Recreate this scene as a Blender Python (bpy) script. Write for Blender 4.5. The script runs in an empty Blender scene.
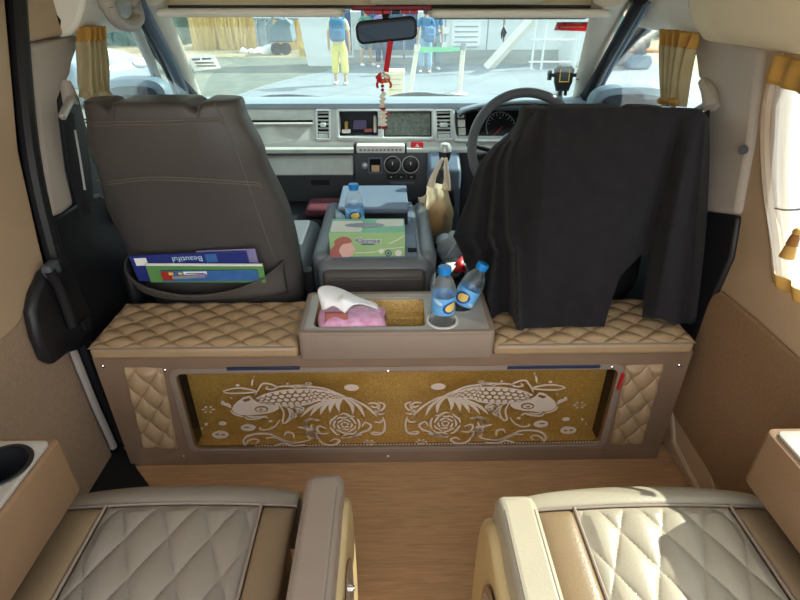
import bpy, bmesh, math, random
from mathutils import Vector, Matrix, noise as mnoise
random.seed(7)
S = bpy.context.scene
COL = S.collection
PI = math.pi
R = math.radians

# ------------------------------------------------------------------ camera
FPX = 520.0
CAM = Vector((0, 0, 1.2))
TH = R(30); YAW = R(1)
FW = Vector((math.sin(YAW)*math.cos(TH), math.cos(YAW)*math.cos(TH), -math.sin(TH)))
RT = Vector((math.cos(YAW), -math.sin(YAW), 0))
UP = RT.cross(FW)
def at(x, y, X=None, Y=None, Z=None):
    """measure: the point of the plane X=, Y= or Z= seen at photo pixel x, y"""
    d = FW + RT*((x-400)/FPX) + UP*((300-y)/FPX)
    if X is not None: t = (X-CAM.x)/d.x
    elif Y is not None: t = (Y-CAM.y)/d.y
    else: t = (Z-CAM.z)/d.z
    return CAM + d*t
cam = bpy.data.cameras.new('camera')
cam.sensor_width = 36; cam.lens = 36*FPX/800; cam.clip_start = .02; cam.clip_end = 300
co = bpy.data.objects.new('camera', cam); COL.objects.link(co)
co.location = CAM
co.rotation_euler = (PI/2-TH, 0, -YAW)
S.camera = co

# ------------------------------------------------------------------ materials
def lin(h):
    h = h.lstrip('#'); v = [int(h[i:i+2], 16)/255 for i in (0, 2, 4)]
    return tuple((c/12.92 if c <= .04045 else ((c+.055)/1.055)**2.4) for c in v) + (1,)
MATS = {}
def mat(name, col, rough=.6, metal=0, var=.12, scale=8, bump=0, bscale=60, spec=.5, trans=0, emit=0, alpha=1, sheen=0, coat=0, stretch=None, col2=None, ior=1.45):
    m = bpy.data.materials.new(name); m.use_nodes = True
    nt = m.node_tree; N = nt.nodes; L = nt.links
    b = N['Principled BSDF']
    c = lin(col)
    tc = N.new('ShaderNodeTexCoord')
    nz = N.new('ShaderNodeTexNoise'); nz.inputs['Scale'].default_value = scale; nz.inputs['Detail'].default_value = 5
    vec = tc.outputs['Object']
    if stretch:
        mp = N.new('ShaderNodeMapping'); mp.inputs['Scale'].default_value = stretch
        L.new(vec, mp.inputs['Vector']); vec = mp.outputs['Vector']
    L.new(vec, nz.inputs['Vector'])
    rp = N.new('ShaderNodeValToRGB')
    rp.color_ramp.elements[0].position = .3; rp.color_ramp.elements[1].position = .7
    d = lin(col2) if col2 else tuple(x*(1-var) for x in c[:3]) + (1,)
    u = c if col2 else tuple(min(1, x*(1+var)) for x in c[:3]) + (1,)
    rp.color_ramp.elements[0].color = d; rp.color_ramp.elements[1].color = u
    L.new(nz.outputs['Fac'], rp.inputs['Fac'])
    L.new(rp.outputs['Color'], b.inputs['Base Color'])
    b.inputs['Roughness'].default_value = rough; b.inputs['Metallic'].default_value = metal
    b.inputs['Specular IOR Level'].default_value = spec
    b.inputs['Transmission Weight'].default_value = trans; b.inputs['IOR'].default_value = ior
    b.inputs['Alpha'].default_value = alpha
    b.inputs['Coat Weight'].default_value = coat
    if sheen: b.inputs['Sheen Weight'].default_value = sheen
    if emit:
        L.new(rp.outputs['Color'], b.inputs['Emission Color']); b.inputs['Emission Strength'].default_value = emit
    if bump:
        n2 = N.new('ShaderNodeTexNoise'); n2.inputs['Scale'].default_value = bscale; n2.inputs['Detail'].default_value = 4
        L.new(vec, n2.inputs['Vector'])
        bp = N.new('ShaderNodeBump'); bp.inputs['Strength'].default_value = bump; bp.inputs['Distance'].default_value = .004
        L.new(n2.outputs['Fac'], bp.inputs['Height']); L.new(bp.outputs['Normal'], b.inputs['Normal'])
    MATS[name] = m
    return m
def pane(name, tint, haze, gloss=.04, hazecol='#ffffff', mul=.35):  # pale scatter layer added to veil views and lighten clear plastic
    """thin pane: tinted see-through, a little mirror, a little dust"""
    m = bpy.data.materials.new(name); m.use_nodes = True
    nt = m.node_tree; N = nt.nodes; L = nt.links
    N.remove(N['Principled BSDF'])
    tr = N.new('ShaderNodeBsdfTransparent'); tr.inputs['Color'].default_value = lin(tint)
    gl = N.new('ShaderNodeBsdfGlossy'); gl.inputs['Roughness'].default_value = .03
    df = N.new('ShaderNodeBsdfTranslucent'); df.inputs['Color'].default_value = lin(hazecol)
    lw = N.new('ShaderNodeLayerWeight'); lw.inputs['Blend'].default_value = .25
    mu = N.new('ShaderNodeMath'); mu.operation = 'MULTIPLY_ADD'; mu.inputs[1].default_value = mul; mu.inputs[2].default_value = gloss
    L.new(lw.outputs['Facing'], mu.inputs[0])
    m1 = N.new('ShaderNodeMixShader'); L.new(mu.outputs[0], m1.inputs[0]); L.new(tr.outputs[0], m1.inputs[1]); L.new(gl.outputs[0], m1.inputs[2])
    tc = N.new('ShaderNodeTexCoord'); nz = N.new('ShaderNodeTexNoise'); nz.inputs['Scale'].default_value = 6; nz.inputs['Detail'].default_value = 6
    L.new(tc.outputs['Object'], nz.inputs['Vector'])
    m3 = N.new('ShaderNodeMath'); m3.operation = 'MULTIPLY'; m3.inputs[1].default_value = haze*2; L.new(nz.outputs['Fac'], m3.inputs[0])
    m2 = N.new('ShaderNodeMixShader'); L.new(m3.outputs[0], m2.inputs[0]); L.new(m1.outputs[0], m2.inputs[1]); L.new(df.outputs[0], m2.inputs[2])
    L.new(m2.outputs[0], N['Material Output'].inputs['Surface'])
    MATS[name] = m
    return m

# ------------------------------------------------------------------ geometry builder
class G:
    def __init__(s): s.v = []; s.f = []
    def add(s, vs, fs):
        o = len(s.v); s.v += [Vector(v) for v in vs]; s.f += [tuple(i+o for i in f) for f in fs]; return s
    def box(s, x0, x1, y0, y1, z0, z1, M=None):
        vs = [Vector((x, y, z)) for x in (x0, x1) for y in (y0, y1) for z in (z0, z1)]
        if M: vs = [M @ v for v in vs]
        return s.add(vs, [(0, 1, 3, 2), (4, 6, 7, 5), (0, 4, 5, 1), (2, 3, 7, 6), (0, 2, 6, 4), (1, 5, 7, 3)])
    def prism(s, pts, axis, a, b):
        """polygon of 2-D points (the other two axes in order) extruded along axis from a to b"""
        def mk(p, t):
            q = list(p); q.insert(axis, t); return q
        n = len(pts)
        return s.add([mk(p, a) for p in pts]+[mk(p, b) for p in pts],
                     [tuple(range(n)), tuple(range(2*n-1, n-1, -1))]+[(i, i+n, (i+1) % n+n, (i+1) % n) for i in range(n)])
    def tube(s, pts, r, seg=8, closed=False, flat=1, upv=None):
        pts = [Vector(p) for p in pts]; n = len(pts)
        rs = r if isinstance(r, (list, tuple)) else [r]*n
        vs = []; prev = None
        for i, p in enumerate(pts):
            a = pts[(i-1) % n] if (closed or i > 0) else p
            b = pts[(i+1) % n] if (closed or i < n-1) else p
            t = (b-a).normalized() if (b-a).length > 1e-9 else Vector((0, 0, 1))
            if prev is None:
                ref = Vector(upv) if upv else (Vector((0, 0, 1)) if abs(t.z) < .9 else Vector((1, 0, 0)))
                u = (ref-t*ref.dot(t)).normalized()
            else:
                u = (prev-t*prev.dot(t)); u = u.normalized() if u.length > 1e-6 else t.orthogonal().normalized()
            prev = u; w = t.cross(u)
            for k in range(seg):
                an = 2*PI*k/seg
                vs.append(p+u*(math.cos(an)*rs[i]*flat)+w*(math.sin(an)*rs[i]))
        fs = []
        for i in range(n if closed else n-1):
            j = (i+1) % n
            for k in range(seg):
                fs.append((i*seg+k, i*seg+(k+1) % seg, j*seg+(k+1) % seg, j*seg+k))
        if not closed:
            fs += [tuple(range(seg-1, -1, -1)), tuple((n-1)*seg+k for k in range(seg))]
        return s.add(vs, fs)
    def lathe(s, prof, seg=24, M=None, cap=True):
        vs = []; n = len(prof)
        for r_, z in prof:
            for k in range(seg):
                an = 2*PI*k/seg; v = Vector((math.cos(an)*r_, math.sin(an)*r_, z))
                vs.append(M @ v if M else v)
        fs = [(i*seg+k, i*seg+(k+1) % seg, (i+1)*seg+(k+1) % seg, (i+1)*seg+k) for i in range(n-1) for k in range(seg)]
        if cap: fs += [tuple(range(seg-1, -1, -1)), tuple((n-1)*seg+k for k in range(seg))]
        return s.add(vs, fs)
    def grid(s, fn, nu, nv, cu=False):
        vs = [fn(i/(nu if cu else nu-1), j/(nv-1)) for j in range(nv) for i in range(nu)]
        fs = []
        for j in range(nv-1):
            for i in range(nu if cu else nu-1):
                k = (i+1) % nu
                fs.append((j*nu+i, j*nu+k, (j+1)*nu+k, (j+1)*nu+i))
        return s.add(vs, fs)
    def ball(s, c, r, seg=12, rings=8, M=None):
        r = r if isinstance(r, (tuple, list)) else (r, r, r); c = Vector(c)
        vs = []
        for j in range(rings+1):
            a = -PI/2+PI*j/rings
            for i in range(seg):
                b = 2*PI*i/seg
                v = Vector((math.cos(a)*math.cos(b)*r[0], math.cos(a)*math.sin(b)*r[1], math.sin(a)*r[2]))
                vs.append(c+(M @ v if M else v))
        return s.add(vs, [(j*seg+i, j*seg+(i+1) % seg, (j+1)*seg+(i+1) % seg, (j+1)*seg+i) for j in range(rings) for i in range(seg)])
    def plate(s, outs, t, M=None, bev=0):
        """filled outline(s) with holes, thickness t, in local XY, mapped by M"""
        c = bpy.data.curves.new('tmp', 'CURVE'); c.dimensions = '2D'; c.fill_mode = 'BOTH'; c.extrude = max(t/2-bev, 0)
        c.bevel_depth = bev; c.bevel_resolution = 1
        for pts in outs:
            sp = c.splines.new('POLY'); sp.points.add(len(pts)-1); sp.use_cyclic_u = True
            for i, p in enumerate(pts): sp.points[i].co = (p[0], p[1], 0, 1)
        return s._curve(c, M)
    def text(s, body, size, t, M, align='CENTER', shear=0, bold=0):
        c = bpy.data.curves.new('tmp', 'FONT'); c.body = body; c.size = size; c.extrude = t/2; c.align_x = align; c.align_y = 'CENTER'
        c.shear = shear; c.offset = bold; c.resolution_u = 3
        return s._curve(c, M)
    def _curve(s, c, M):
        o = bpy.data.objects.new('tmp', c); me = bpy.data.meshes.new_from_object(o)
        vs = [v.co.copy() for v in me.vertices]
        if M: vs = [M @ v for v in vs]
        s.add(vs, [tuple(p.vertices) for p in me.polygons])
        bpy.data.objects.remove(o); bpy.data.curves.remove(c); bpy.data.meshes.remove(me)
        return s
    def ribbon(s, pts, w, M, t=.0006):
        """a flat line of width w through 2-D points"""
        n = len(pts)
        if n < 2: return s
        P = [Vector((p[0], p[1])) for p in pts]; vs = []
        for i in range(n):
            d = P[min(i+1, n-1)]-P[max(i-1, 0)]
            d = d.normalized() if d.length > 1e-9 else Vector((1, 0)); q = Vector((-d.y, d.x))
            k = w*(.45+.55*math.sin(PI*i/(n-1))**.6) if n > 3 else w
            for sg in (-1, 1):
                for z in (0, t):
                    e = P[i]+q*(sg*k/2); vs.append(M @ Vector((e.x, e.y, z)))
        fs = []
        for i in range(n-1):
            a = i*4; b = a+4
            fs += [(a, b, b+1, a+1), (a+2, a+3, b+3, b+2), (a+1, b+1, b+3, a+3), (a, a+2, b+2, b)]
        fs += [(0, 1, 3, 2), (4*n-4, 4*n-2, 4*n-1, 4*n-3)]
        return s.add(vs, fs)
    def xf(s, M):
        s.v = [M @ v for v in s.v]; return s

def spline(pts, n=6, closed=False):
    """Catmull-Rom through points of any dimension"""
    P = [Vector(p) for p in pts]; out = []; m = len(P)
    for i in range(m if closed else m-1):
        if closed: a, b, c, d = P[(i-1) % m], P[i], P[(i+1) % m], P[(i+2) % m]
        else: a, b, c, d = P[max(i-1, 0)], P[i], P[i+1], P[min(i+2, m-1)]
        for k in range(n):
            t = k/n
            out.append(.5*((2*b)+(c-a)*t+(2*a-5*b+4*c-d)*t*t+(3*b-a-3*c+d)*t**3))
    if not closed: out.append(P[-1])
    return out
def rrect(x0, x1, y0, y1, r, n=4):
    o = []
    for cx, cy, a in ((x1-r, y1-r, 0), (x0+r, y1-r, 90), (x0+r, y0+r, 180), (x1-r, y0+r, 270)):
        for k in range(n+1):
            t = R(a+90*k/n); o.append((cx+r*math.cos(t), cy+r*math.sin(t)))
    return o
def circ(cx, cy, r, n=20, ry=None): return [(cx+r*math.cos(2*PI*k/n), cy+(ry or r)*math.sin(2*PI*k/n)) for k in range(n)]
def frame(o, x, y):
    """matrix with origin o and local axes x, y"""
    x = Vector(x).normalized(); y = Vector(y); y = (y-x*y.dot(x)).normalized(); z = x.cross(y)
    return Matrix((( x.x, y.x, z.x, o[0]), (x.y, y.y, z.y, o[1]), (x.z, y.z, z.z, o[2]), (0, 0, 0, 1)))
def smooth(a, b, x):
    t = max(0, min(1, (x-a)/(b-a))); return t*t*(3-2*t)

# ------------------------------------------------------------------ objects
WORLD = {}
SHEAR = [False]      # the dash face leans back while this is on
def props(o, label=None, cat=None, group=None, kind=None):
    if label: o['label'] = label
    if cat: o['category'] = cat
    if group: o['group'] = group
    if kind: o['kind'] = kind
def E(name, loc, label=None, cat=None, group=None, kind=None):
    o = bpy.data.objects.new(name, None); COL.objects.link(o); o.empty_display_size = .05
    o.location = loc; WORLD[o] = Vector(loc); props(o, label, cat, group, kind)
    return o
def P(name, g, m, parent=None, label=None, cat=None, group=None, kind=None, bevel=0, seg=2, sub=0, solid=0, ang=35, recalc=True, flatshade=False):
    if SHEAR[0]: g.v = [Vector((v.x, v.y+(v.z-.655)*.6, .655+(v.z-.655)*.93)) for v in g.v]
    me = bpy.data.meshes.new(name)
    lo = Vector((min(v.x for v in g.v), min(v.y for v in g.v), min(v.z for v in g.v)))
    hi = Vector((max(v.x for v in g.v), max(v.y for v in g.v), max(v.z for v in g.v)))
    org = Vector(((lo.x+hi.x)/2, (lo.y+hi.y)/2, lo.z))
    me.from_pydata([v-org for v in g.v], [], g.f)
    if recalc:
        bm = bmesh.new(); bm.from_mesh(me); bmesh.ops.remove_doubles(bm, verts=bm.verts, dist=1e-6)
        bmesh.ops.recalc_face_normals(bm, faces=bm.faces); bm.to_mesh(me); bm.free()
    if not flatshade:
        me.shade_smooth(); me.set_sharp_from_angle(angle=R(ang))
    me.materials.append(MATS[m] if isinstance(m, str) else m)
    o = bpy.data.objects.new(name, me); COL.objects.link(o)
    if solid:
        md = o.modifiers.new('solid', 'SOLIDIFY'); md.thickness = abs(solid); md.offset = -1 if solid > 0 else 1
    if bevel:
        md = o.modifiers.new('bevel', 'BEVEL'); md.width = bevel; md.segments = seg; md.limit_method = 'ANGLE'; md.angle_limit = R(40); md.harden_normals = False
    if sub:
        md = o.modifiers.new('sub', 'SUBSURF'); md.levels = sub; md.render_levels = sub
    WORLD[o] = org
    if parent:
        o.parent = parent; o.location = org-WORLD[parent]
    else: o.location = org
    props(o, label, cat, group, kind)
    return o
def place(root, loc, rot=(0, 0, 0)):
    root.location = loc; root.rotation_euler = rot
    WORLD[root] = Vector(loc)
def copy_tree(o, parent=None):
    c = o.copy(); COL.objects.link(c)
    if parent: c.parent = parent
    for ch in [x for x in bpy.data.objects if x.parent == o]: copy_tree(ch, c)
    return c
def quilt(u, v): return (abs(math.sin(PI*(u+v)))*abs(math.sin(PI*(u-v))))**.42
# ------------------------------------------------------------------ palette
mat('floor_vinyl', '#b08862', .45, var=.18, scale=5, stretch=(3, 40, 3), bump=.15, bscale=30)
mat('cab_carpet', '#2a2a2b', .95, bump=.5, bscale=300)
mat('tan_vinyl', '#b59b7e', .5, var=.06, scale=3, bump=.12, bscale=160)
mat('fabric_lit', '#a08770', .7, var=.10, scale=120, bump=.2, bscale=300)  # same fabric as the right panel, lightened for the brighter left side
mat('fabric_shade', '#8b6d50', .7, var=.10, scale=120, bump=.2, bscale=300)  # same fabric as the left door, darkened for the dimmer right side
mat('pillar_trim', '#b0a69c', .6, var=.04, bump=.08, bscale=250)
mat('cream_trim', '#efe9da', .65, var=.04, bump=.06, bscale=250)
mat('headliner', '#f4e4c2', .8, var=.05, bump=.1, bscale=300)
mat('black_plastic', '#1d1d20', .45, bump=.08, bscale=250)
mat('black_rubber', '#151518', .5)
mat('black_gap', '#060606', .9)
mat('grey_leather', '#4c4846', .42, var=.07, scale=6, bump=.18, bscale=220)
mat('grey_leather_light', '#5a5552', .5, var=.06, scale=6, bump=.15, bscale=220)
mat('slate_leather', '#70757b', .4, var=.05, bump=.15, bscale=220)
mat('thread', '#7d7368', .8)
mat('thread_grey', '#645e58', .8)
mat('beige_leather_shade', '#857a6c', .38, var=.05, scale=5, bump=.15, bscale=200)  # same leather on both seats, darkened here for the shaded left one
mat('beige_leather_lit', '#9d927f', .38, var=.05, scale=5, bump=.15, bscale=200)  # that leather again, lightened for the sunlit right seat
mat('tan_leather', '#85694f', .38, var=.07, scale=5, bump=.15, bscale=200)
mat('taupe_leather', '#8f7d6f', .45, var=.05, scale=5, bump=.15, bscale=200)
mat('bolster_tan', '#806a50', .38, var=.07, scale=5, bump=.15, bscale=200)
mat('gold_shell', '#bca274', .5, var=.05)
mat('partition_leather', '#836a56', .5, var=.08, scale=10, bump=.2, bscale=180)
mat('quilt_tan', '#a88c6b', .42, var=.08, scale=10, bump=.15, bscale=200)
mat('tray_top', '#a9a39a', .35, var=.05)
mat('wood_shell', '#b08a55', .5, var=.08, scale=4, stretch=(2, 2, 20))
mat('black_cloth', '#222023', .95, var=.15, scale=30, bump=.25, bscale=400, sheen=.05, spec=.15)
mat('dash_light', '#b6b9b4', .55, var=.08, scale=20, bump=.15, bscale=250)
mat('dash_top', '#8795a0', .6, var=.06, bump=.15, bscale=250)  # blue-grey includes the sky reflected on the pad
mat('dash_dark', '#4b4f55', .5, var=.06, bump=.1, bscale=250)
mat('dash_blue', '#617084', .5, var=.05, bump=.08, bscale=250)  # blue deepened to carry the sky's reflection on the console lid
mat('silver_trim', '#c3c6c6', .3, metal=.3, var=.03)
mat('chrome', '#d8d8d8', .12, metal=1, var=.02)
mat('screen', '#666c66', .25, var=.35, scale=90, coat=.4)
mat('gauge_black', '#17181b', .35)
mat('gauge_white', '#c8ccd0', .5)
mat('white_plastic', '#dcdcd6', .4, var=.03)
mat('off_white', '#e8e4d8', .6, var=.03)
mat('paper_white', '#f2f2f0', .8, var=.02)
mat('red_plastic', '#c0202c', .4, var=.05)
mat('dark_red', '#741420', .5, var=.2, scale=30)
mat('red_cloth', '#d4232f', .7, var=.06)
mat('maroon', '#5a2430', .8)
mat('blue_strip', '#2c3550', .35)
mat('steering', '#5e646a', .45, var=.04, bump=.1, bscale=300)
mat('curtain_beige', '#b3a680', .85, var=.08, scale=12, sheen=.2)
mat('curtain_gold', '#b68a40', .6, var=.18, scale=25)
mat('tassel_brown', '#8a5a24', .8, var=.2, scale=60)
mat('bag_white', '#efe2cc', .45, var=.05)
mat('snack_tan', '#e2bd8e', .6, var=.2, scale=40)
mat('bag_grey', '#9aa3aa', .4, var=.15, scale=30)
mat('cap_blue', '#1e86d6', .4, var=.03)
mat('label_blue', '#6db0e6', .4, var=.12, scale=40)
mat('label_navy', '#1d4c9c', .4)
mat('label_yellow', '#ecca6c', .5, var=.05)
mat('label_pale', '#bcd8ee', .4)
mat('kleenex_green', '#9fc489', .5, var=.06, scale=12)
mat('kleenex_mint', '#7fc3a0', .5, var=.06, scale=12)
mat('pink_brown', '#b06a62', .6, var=.05)
mat('pink_pale', '#e6b9ae', .6, var=.03)
mat('navy_ink', '#26307c', .5)
mat('tissue', '#f4f4f8', .9, var=.02)
mat('pink_pack', '#d890b8', .4, var=.25, scale=70, col2='#eebfda')
mat('book_blue', '#28347c', .4, var=.05)
mat('book_lilac', '#8780ac', .4, var=.08)
mat('folder_green', '#5f9456', .5, var=.05)
mat('leaf_red', '#a83228', .5, var=.1)
mat('leaf_blue', '#3b6aa8', .5, var=.15, scale=40)
mat('pen_grey', '#8a8f98', .4)
mat('flower_white', '#f0ead8', .7)
mat('flower_red', '#a01828', .6)
mat('flower_orange', '#e0602c', .6)
mat('etch', '#cdb9a8', .8, var=.03)
mat('belt_black', '#141416', .8, bump=.3, bscale=500)
mat('buckle', '#b9b6ae', .35, metal=.4)
mat('mirror_dark', '#33373b', .04, metal=1, var=.01)  # darkened metal in place of a dim cabin reflection
# outside
mat('skin', '#c99a78', .6, var=.04)
mat('hair', '#1d1613', .7)
mat('yellow_cloth', '#e8dc78', .9, var=.06)
mat('cream_cloth', '#e6d8b0', .9)
mat('blue_bag', '#2f6f95', .8, var=.15, scale=10)
mat('navy_cloth', '#3c4a6a', .9)
mat('jean_light', '#8fb4cc', .9)
mat('grey_cloth', '#7d9098', .9)
mat('purple_cloth', '#8d7fb0', .9)
mat('green_cloth', '#4f8f80', .9)
mat('blue_cloth', '#4c7fa8', .9)
mat('wall_white', '#dfe4e4', .7, var=.03)
mat('window_navy', '#365a80', .25, var=.1)
mat('steel_pale', '#d8d4c4', .35, metal=.3)
mat('belt_green', '#7fd09a', .7)
mat('tree_green', '#5f8078', .9, var=.4, scale=2)
mat('dry_grass', '#c8b45e', .95, var=.3, scale=4)
mat('fence_grey', '#9aa8b0', .7, var=.2, scale=3)
mat('truck_blue', '#6d8494', .5, var=.1)
mat('car_paint', '#7f93a3', .25, coat=.5, var=.03)
mat('car_glass', '#3f5a70', .1)
mat('tyre', '#1b1b1d', .8)
mat('excavator_tan', '#c07a3c', .6, var=.1)
mat('excavator_dark', '#4a5258', .6)
mat('concrete', '#a0a4a2', .85, var=.1, scale=.8)
pane('windscreen_glass', '#d6dfdc', .022, gloss=.012, hazecol='#f0f6f4', mul=.10)  # dusty scatter put in for the washed-out haze over the view
pane('side_glass', '#eaf0ee', .02)
pane('acrylic', '#faf5e8', .035, gloss=.03, hazecol='#b09a88')
pane('clear_plastic', '#f8fbfd', .28, gloss=.05, mul=.12)  # strong pale scatter lightens the bottles' clear parts
pane('thin_bag', '#fff4e2', .55, gloss=.05, hazecol='#f4e6cc')
pane('grey_bag', '#c8d4dc', .38, gloss=.08, hazecol='#c4d0d8')

def gold_mat():
    m = bpy.data.materials.new('gold_glitter'); m.use_nodes = True; N = m.node_tree.nodes; L = m.node_tree.links
    b = N['Principled BSDF']; tc = N.new('ShaderNodeTexCoord')
    v = N.new('ShaderNodeTexVoronoi'); v.inputs['Scale'].default_value = 420
    L.new(tc.outputs['Object'], v.inputs['Vector'])
    rp = N.new('ShaderNodeValToRGB'); L.new(v.outputs['Color'], rp.inputs['Fac'])
    rp.color_ramp.elements[0].color = lin('#c0943c'); rp.color_ramp.elements[1].color = lin('#f8de9c')
    L.new(rp.outputs['Color'], b.inputs['Base Color'])
    b.inputs['Metallic'].default_value = .15; b.inputs['Roughness'].default_value = .42
    nm = N.new('ShaderNodeBump'); nm.inputs['Strength'].default_value = .5; nm.inputs['Distance'].default_value = .002
    L.new(v.outputs['Distance'], nm.inputs['Height']); L.new(nm.outputs['Normal'], b.inputs['Normal'])
    MATS['gold_glitter'] = m
gold_mat()
def ground_mat():
    m = bpy.data.materials.new('paving'); m.use_nodes = True; N = m.node_tree.nodes; L = m.node_tree.links
    b = N['Principled BSDF']; tc = N.new('ShaderNodeTexCoord')
    br = N.new('ShaderNodeTexBrick'); br.inputs['Scale'].default_value = .55; br.offset = 0; br.inputs['Mortar Size'].default_value = .012
    br.inputs['Color1'].default_value = lin('#80898f'); br.inputs['Color2'].default_value = lin('#78828a'); br.inputs['Mortar'].default_value = lin('#5f6a72')
    br.inputs['Brick Width'].default_value = 1.2; br.inputs['Row Height'].default_value = .8
    mp = N.new('ShaderNodeMapping'); mp.inputs['Rotation'].default_value = (0, 0, R(28))
    L.new(tc.outputs['Object'], mp.inputs['Vector']); L.new(mp.outputs['Vector'], br.inputs['Vector'])
    L.new(br.outputs['Color'], b.inputs['Base Color']); b.inputs['Roughness'].default_value = .8
    MATS['paving'] = m
ground_mat()
mat('gravel', '#62695f', .95, var=.25, scale=2.5, bump=.4, bscale=20)
mat('sand', '#9a8f74', .95, var=.12, scale=1)
def translucent(name, col, clear=0):
    m = bpy.data.materials.new(name); m.use_nodes = True; N = m.node_tree.nodes; L = m.node_tree.links
    N.remove(N['Principled BSDF'])
    a = N.new('ShaderNodeBsdfDiffuse'); b = N.new('ShaderNodeBsdfTranslucent'); mx = N.new('ShaderNodeMixShader'); mx.inputs[0].default_value = .6
    tr = N.new('ShaderNodeBsdfTransparent'); m4 = N.new('ShaderNodeMixShader'); m4.inputs[0].default_value = clear
    nz = N.new('ShaderNodeTexNoise'); nz.inputs['Scale'].default_value = 150; tc = N.new('ShaderNodeTexCoord'); L.new(tc.outputs['Object'], nz.inputs['Vector'])
    rp = N.new('ShaderNodeValToRGB'); c = lin(col); rp.color_ramp.elements[0].color = tuple(x*.92 for x in c[:3])+(1,); rp.color_ramp.elements[1].color = c
    L.new(nz.outputs['Fac'], rp.inputs['Fac']); L.new(rp.outputs['Color'], a.inputs['Color']); L.new(rp.outputs['Color'], b.inputs['Color'])
    L.new(a.outputs[0], mx.inputs[1]); L.new(b.outputs[0], mx.inputs[2]); L.new(mx.outputs[0], m4.inputs[1]); L.new(tr.outputs[0], m4.inputs[2]); L.new(m4.outputs[0], N['Material Output'].inputs['Surface']); MATS[name] = m
translucent('film_red', '#d8222c')
translucent('film_white', '#f4f4f2')
translucent('film_lilac', '#9a92c8')
translucent('reed', '#eedb9a')
# ================================================================== THE SHELL
def pxpoly(pts, **k): return [at(x, y, **k) for x, y in pts]
def side_prism(pts, X, a, b):
    """pixels measured on the side plane X -> prism from a to b along X"""
    return G().prism([(p.y, p.z) for p in pxpoly(pts, X=X)], 0, a, b)
ST = dict(kind='structure')
P('floor', G().box(-.87, .87, -.7, 1.26, -.03, 0), 'floor_vinyl', **ST)
P('floor', G().box(-.87, .87, 1.26, 2.75, -.03, 0), 'cab_carpet', **ST)
P('trim_1', G().prism([(-.869, 1.20), (-.80, 1.15), (-.755, 1.09), (-.60, .93), (-.60, .3), (-.869, .3)], 2, .0005, .008), 'black_rubber', bevel=.003, **ST)

# --- sliding door on the left -------------------------------------------------
SEAL = [(-.02, 1.20), (.2, 1.185), (.4, 1.182), (.66, 1.20), (.9, 1.25), (1.2, 1.38), (1.42, 1.50)]
def sealY(z):
    for (a, ya), (b, yb) in zip(SEAL, SEAL[1:]):
        if a <= z <= b: return ya+(yb-ya)*(z-a)/(b-a)
    return SEAL[-1][1] if z > 1 else SEAL[0][1]
d1 = E('door_1', (-.86, .3, 0), **ST)
zs = [.55+.05*i for i in range(15)]
P('upper_panel', G().prism([(-.7, .553), (1.0, .556)]+[(sealY(z)-.035, z) for z in zs if z > .58]+[(-.7, 1.25)], 0, -.88, -.85), 'tan_vinyl', d1, bevel=.006)
zs = [.02+.05*i for i in range(11)]
P('lower_panel', G().prism([(-.7, .0), (sealY(0)-.05, .0)]+[(sealY(z)-.05, z) for z in zs]+[(sealY(.56)-.045, .575), (-.7, .570)], 0, -.88, -.852), 'fabric_lit', d1, bevel=.006)
P('edge_strip', G().tube([(-.853, sealY(z)-.034, z) for z in [.02+.04*i for i in range(11)]], .012, 8), 'pillar_trim', d1)
P('door_seal', G().tube(spline([(-.848, y, z) for z, y in SEAL], 5), .021, 10), 'black_rubber', d1)
P('door_backing', G().prism([(sealY(z)-.07, z) for z in [.0+.05*i for i in range(29)]]+[(sealY(z)+.06, z) for z in [1.4-.05*i for i in range(29)]], 0, -.93, -.878), 'black_rubber', d1)  # black backing added behind the seal to stop light leaking through
hp = [(48, 258), (34, 272), (25, 292), (21, 312), (27, 338), (36, 360), (44, 365), (58, 354), (72, 349), (84, 335), (82, 312), (70, 280), (60, 262)]
hd = P('door_handle', side_prism(hp, -.85, -.852, -.822), 'black_plastic', d1, bevel=.012, seg=3)
gr = [at(x, y, X=-.81) for x, y in ((50, 272), (58, 285), (66, 305), (73, 326))]
P('grip', G().tube(spline(gr, 4), .014, 10, flat=.8), 'black_plastic', hd)
P('latch', G().box(-.822, -.810, 1.165, 1.20, .44, .47), 'black_gap', hd, bevel=.004)
gl = at(52, 268, X=-.815)
P('grip_cap', G().box(-.83, -.806, gl.y-.022, gl.y+.022, gl.z-.02, gl.z+.014), 'dash_dark', hd, bevel=.006)

# --- left belt pillar ---------------------------------------------------------
P('trim_2', side_prism([(27, 44), (80, 34), (77, 50), (72, 64), (70, 76), (66, 84), (78, 130), (80, 200), (62, 214), (51, 218), (40, 150)], -.84, -.89, -.836), 'pillar_trim', bevel=.014, seg=3, **ST)
P('trim_3', side_prism([(51, 218), (62, 214), (80, 199), (100, 192), (140, 235), (165, 290), (150, 325), (95, 342), (84, 338), (70, 290)], -.84, -.89, -.838), 'black_plastic', bevel=.012, seg=3, **ST)
rec = side_prism([(64, 84), (72, 84), (80, 98), (88, 130), (95, 200), (74, 204), (66, 170), (60, 120), (58, 100)], -.832, -.85, -.833)
sb = E('seat_belt', at(75, 200, X=-.82), 'black seat belt running down the left pillar beside the grey front seat', 'seat belt')
P('belt_guide', rec, 'black_plastic', sb, bevel=.004)
pts = [at(x, y, X=-.815) for x, y in ((68, 112), (70, 130), (74, 160), (79, 190), (86, 215))]
P('webbing', G().tube(pts, .026, 8, flat=.12, upv=(1, 0, 0)), 'belt_black', sb)
a = at(67, 107, X=-.812)
M = Matrix.Translation(a) @ Matrix.Rotation(R(28), 4, 'X')
P('anchor_loop', G().box(-.008, .008, -.042, .040, -.009, .009, M), 'buckle', sb, bevel=.006, seg=3)
P('height_slider', G().tube([at(66, 82, X=-.828), at(68, 92, X=-.824), at(70, 104, X=-.824)], [.012, .018, .020], 10), 'pillar_trim', sb)
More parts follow.
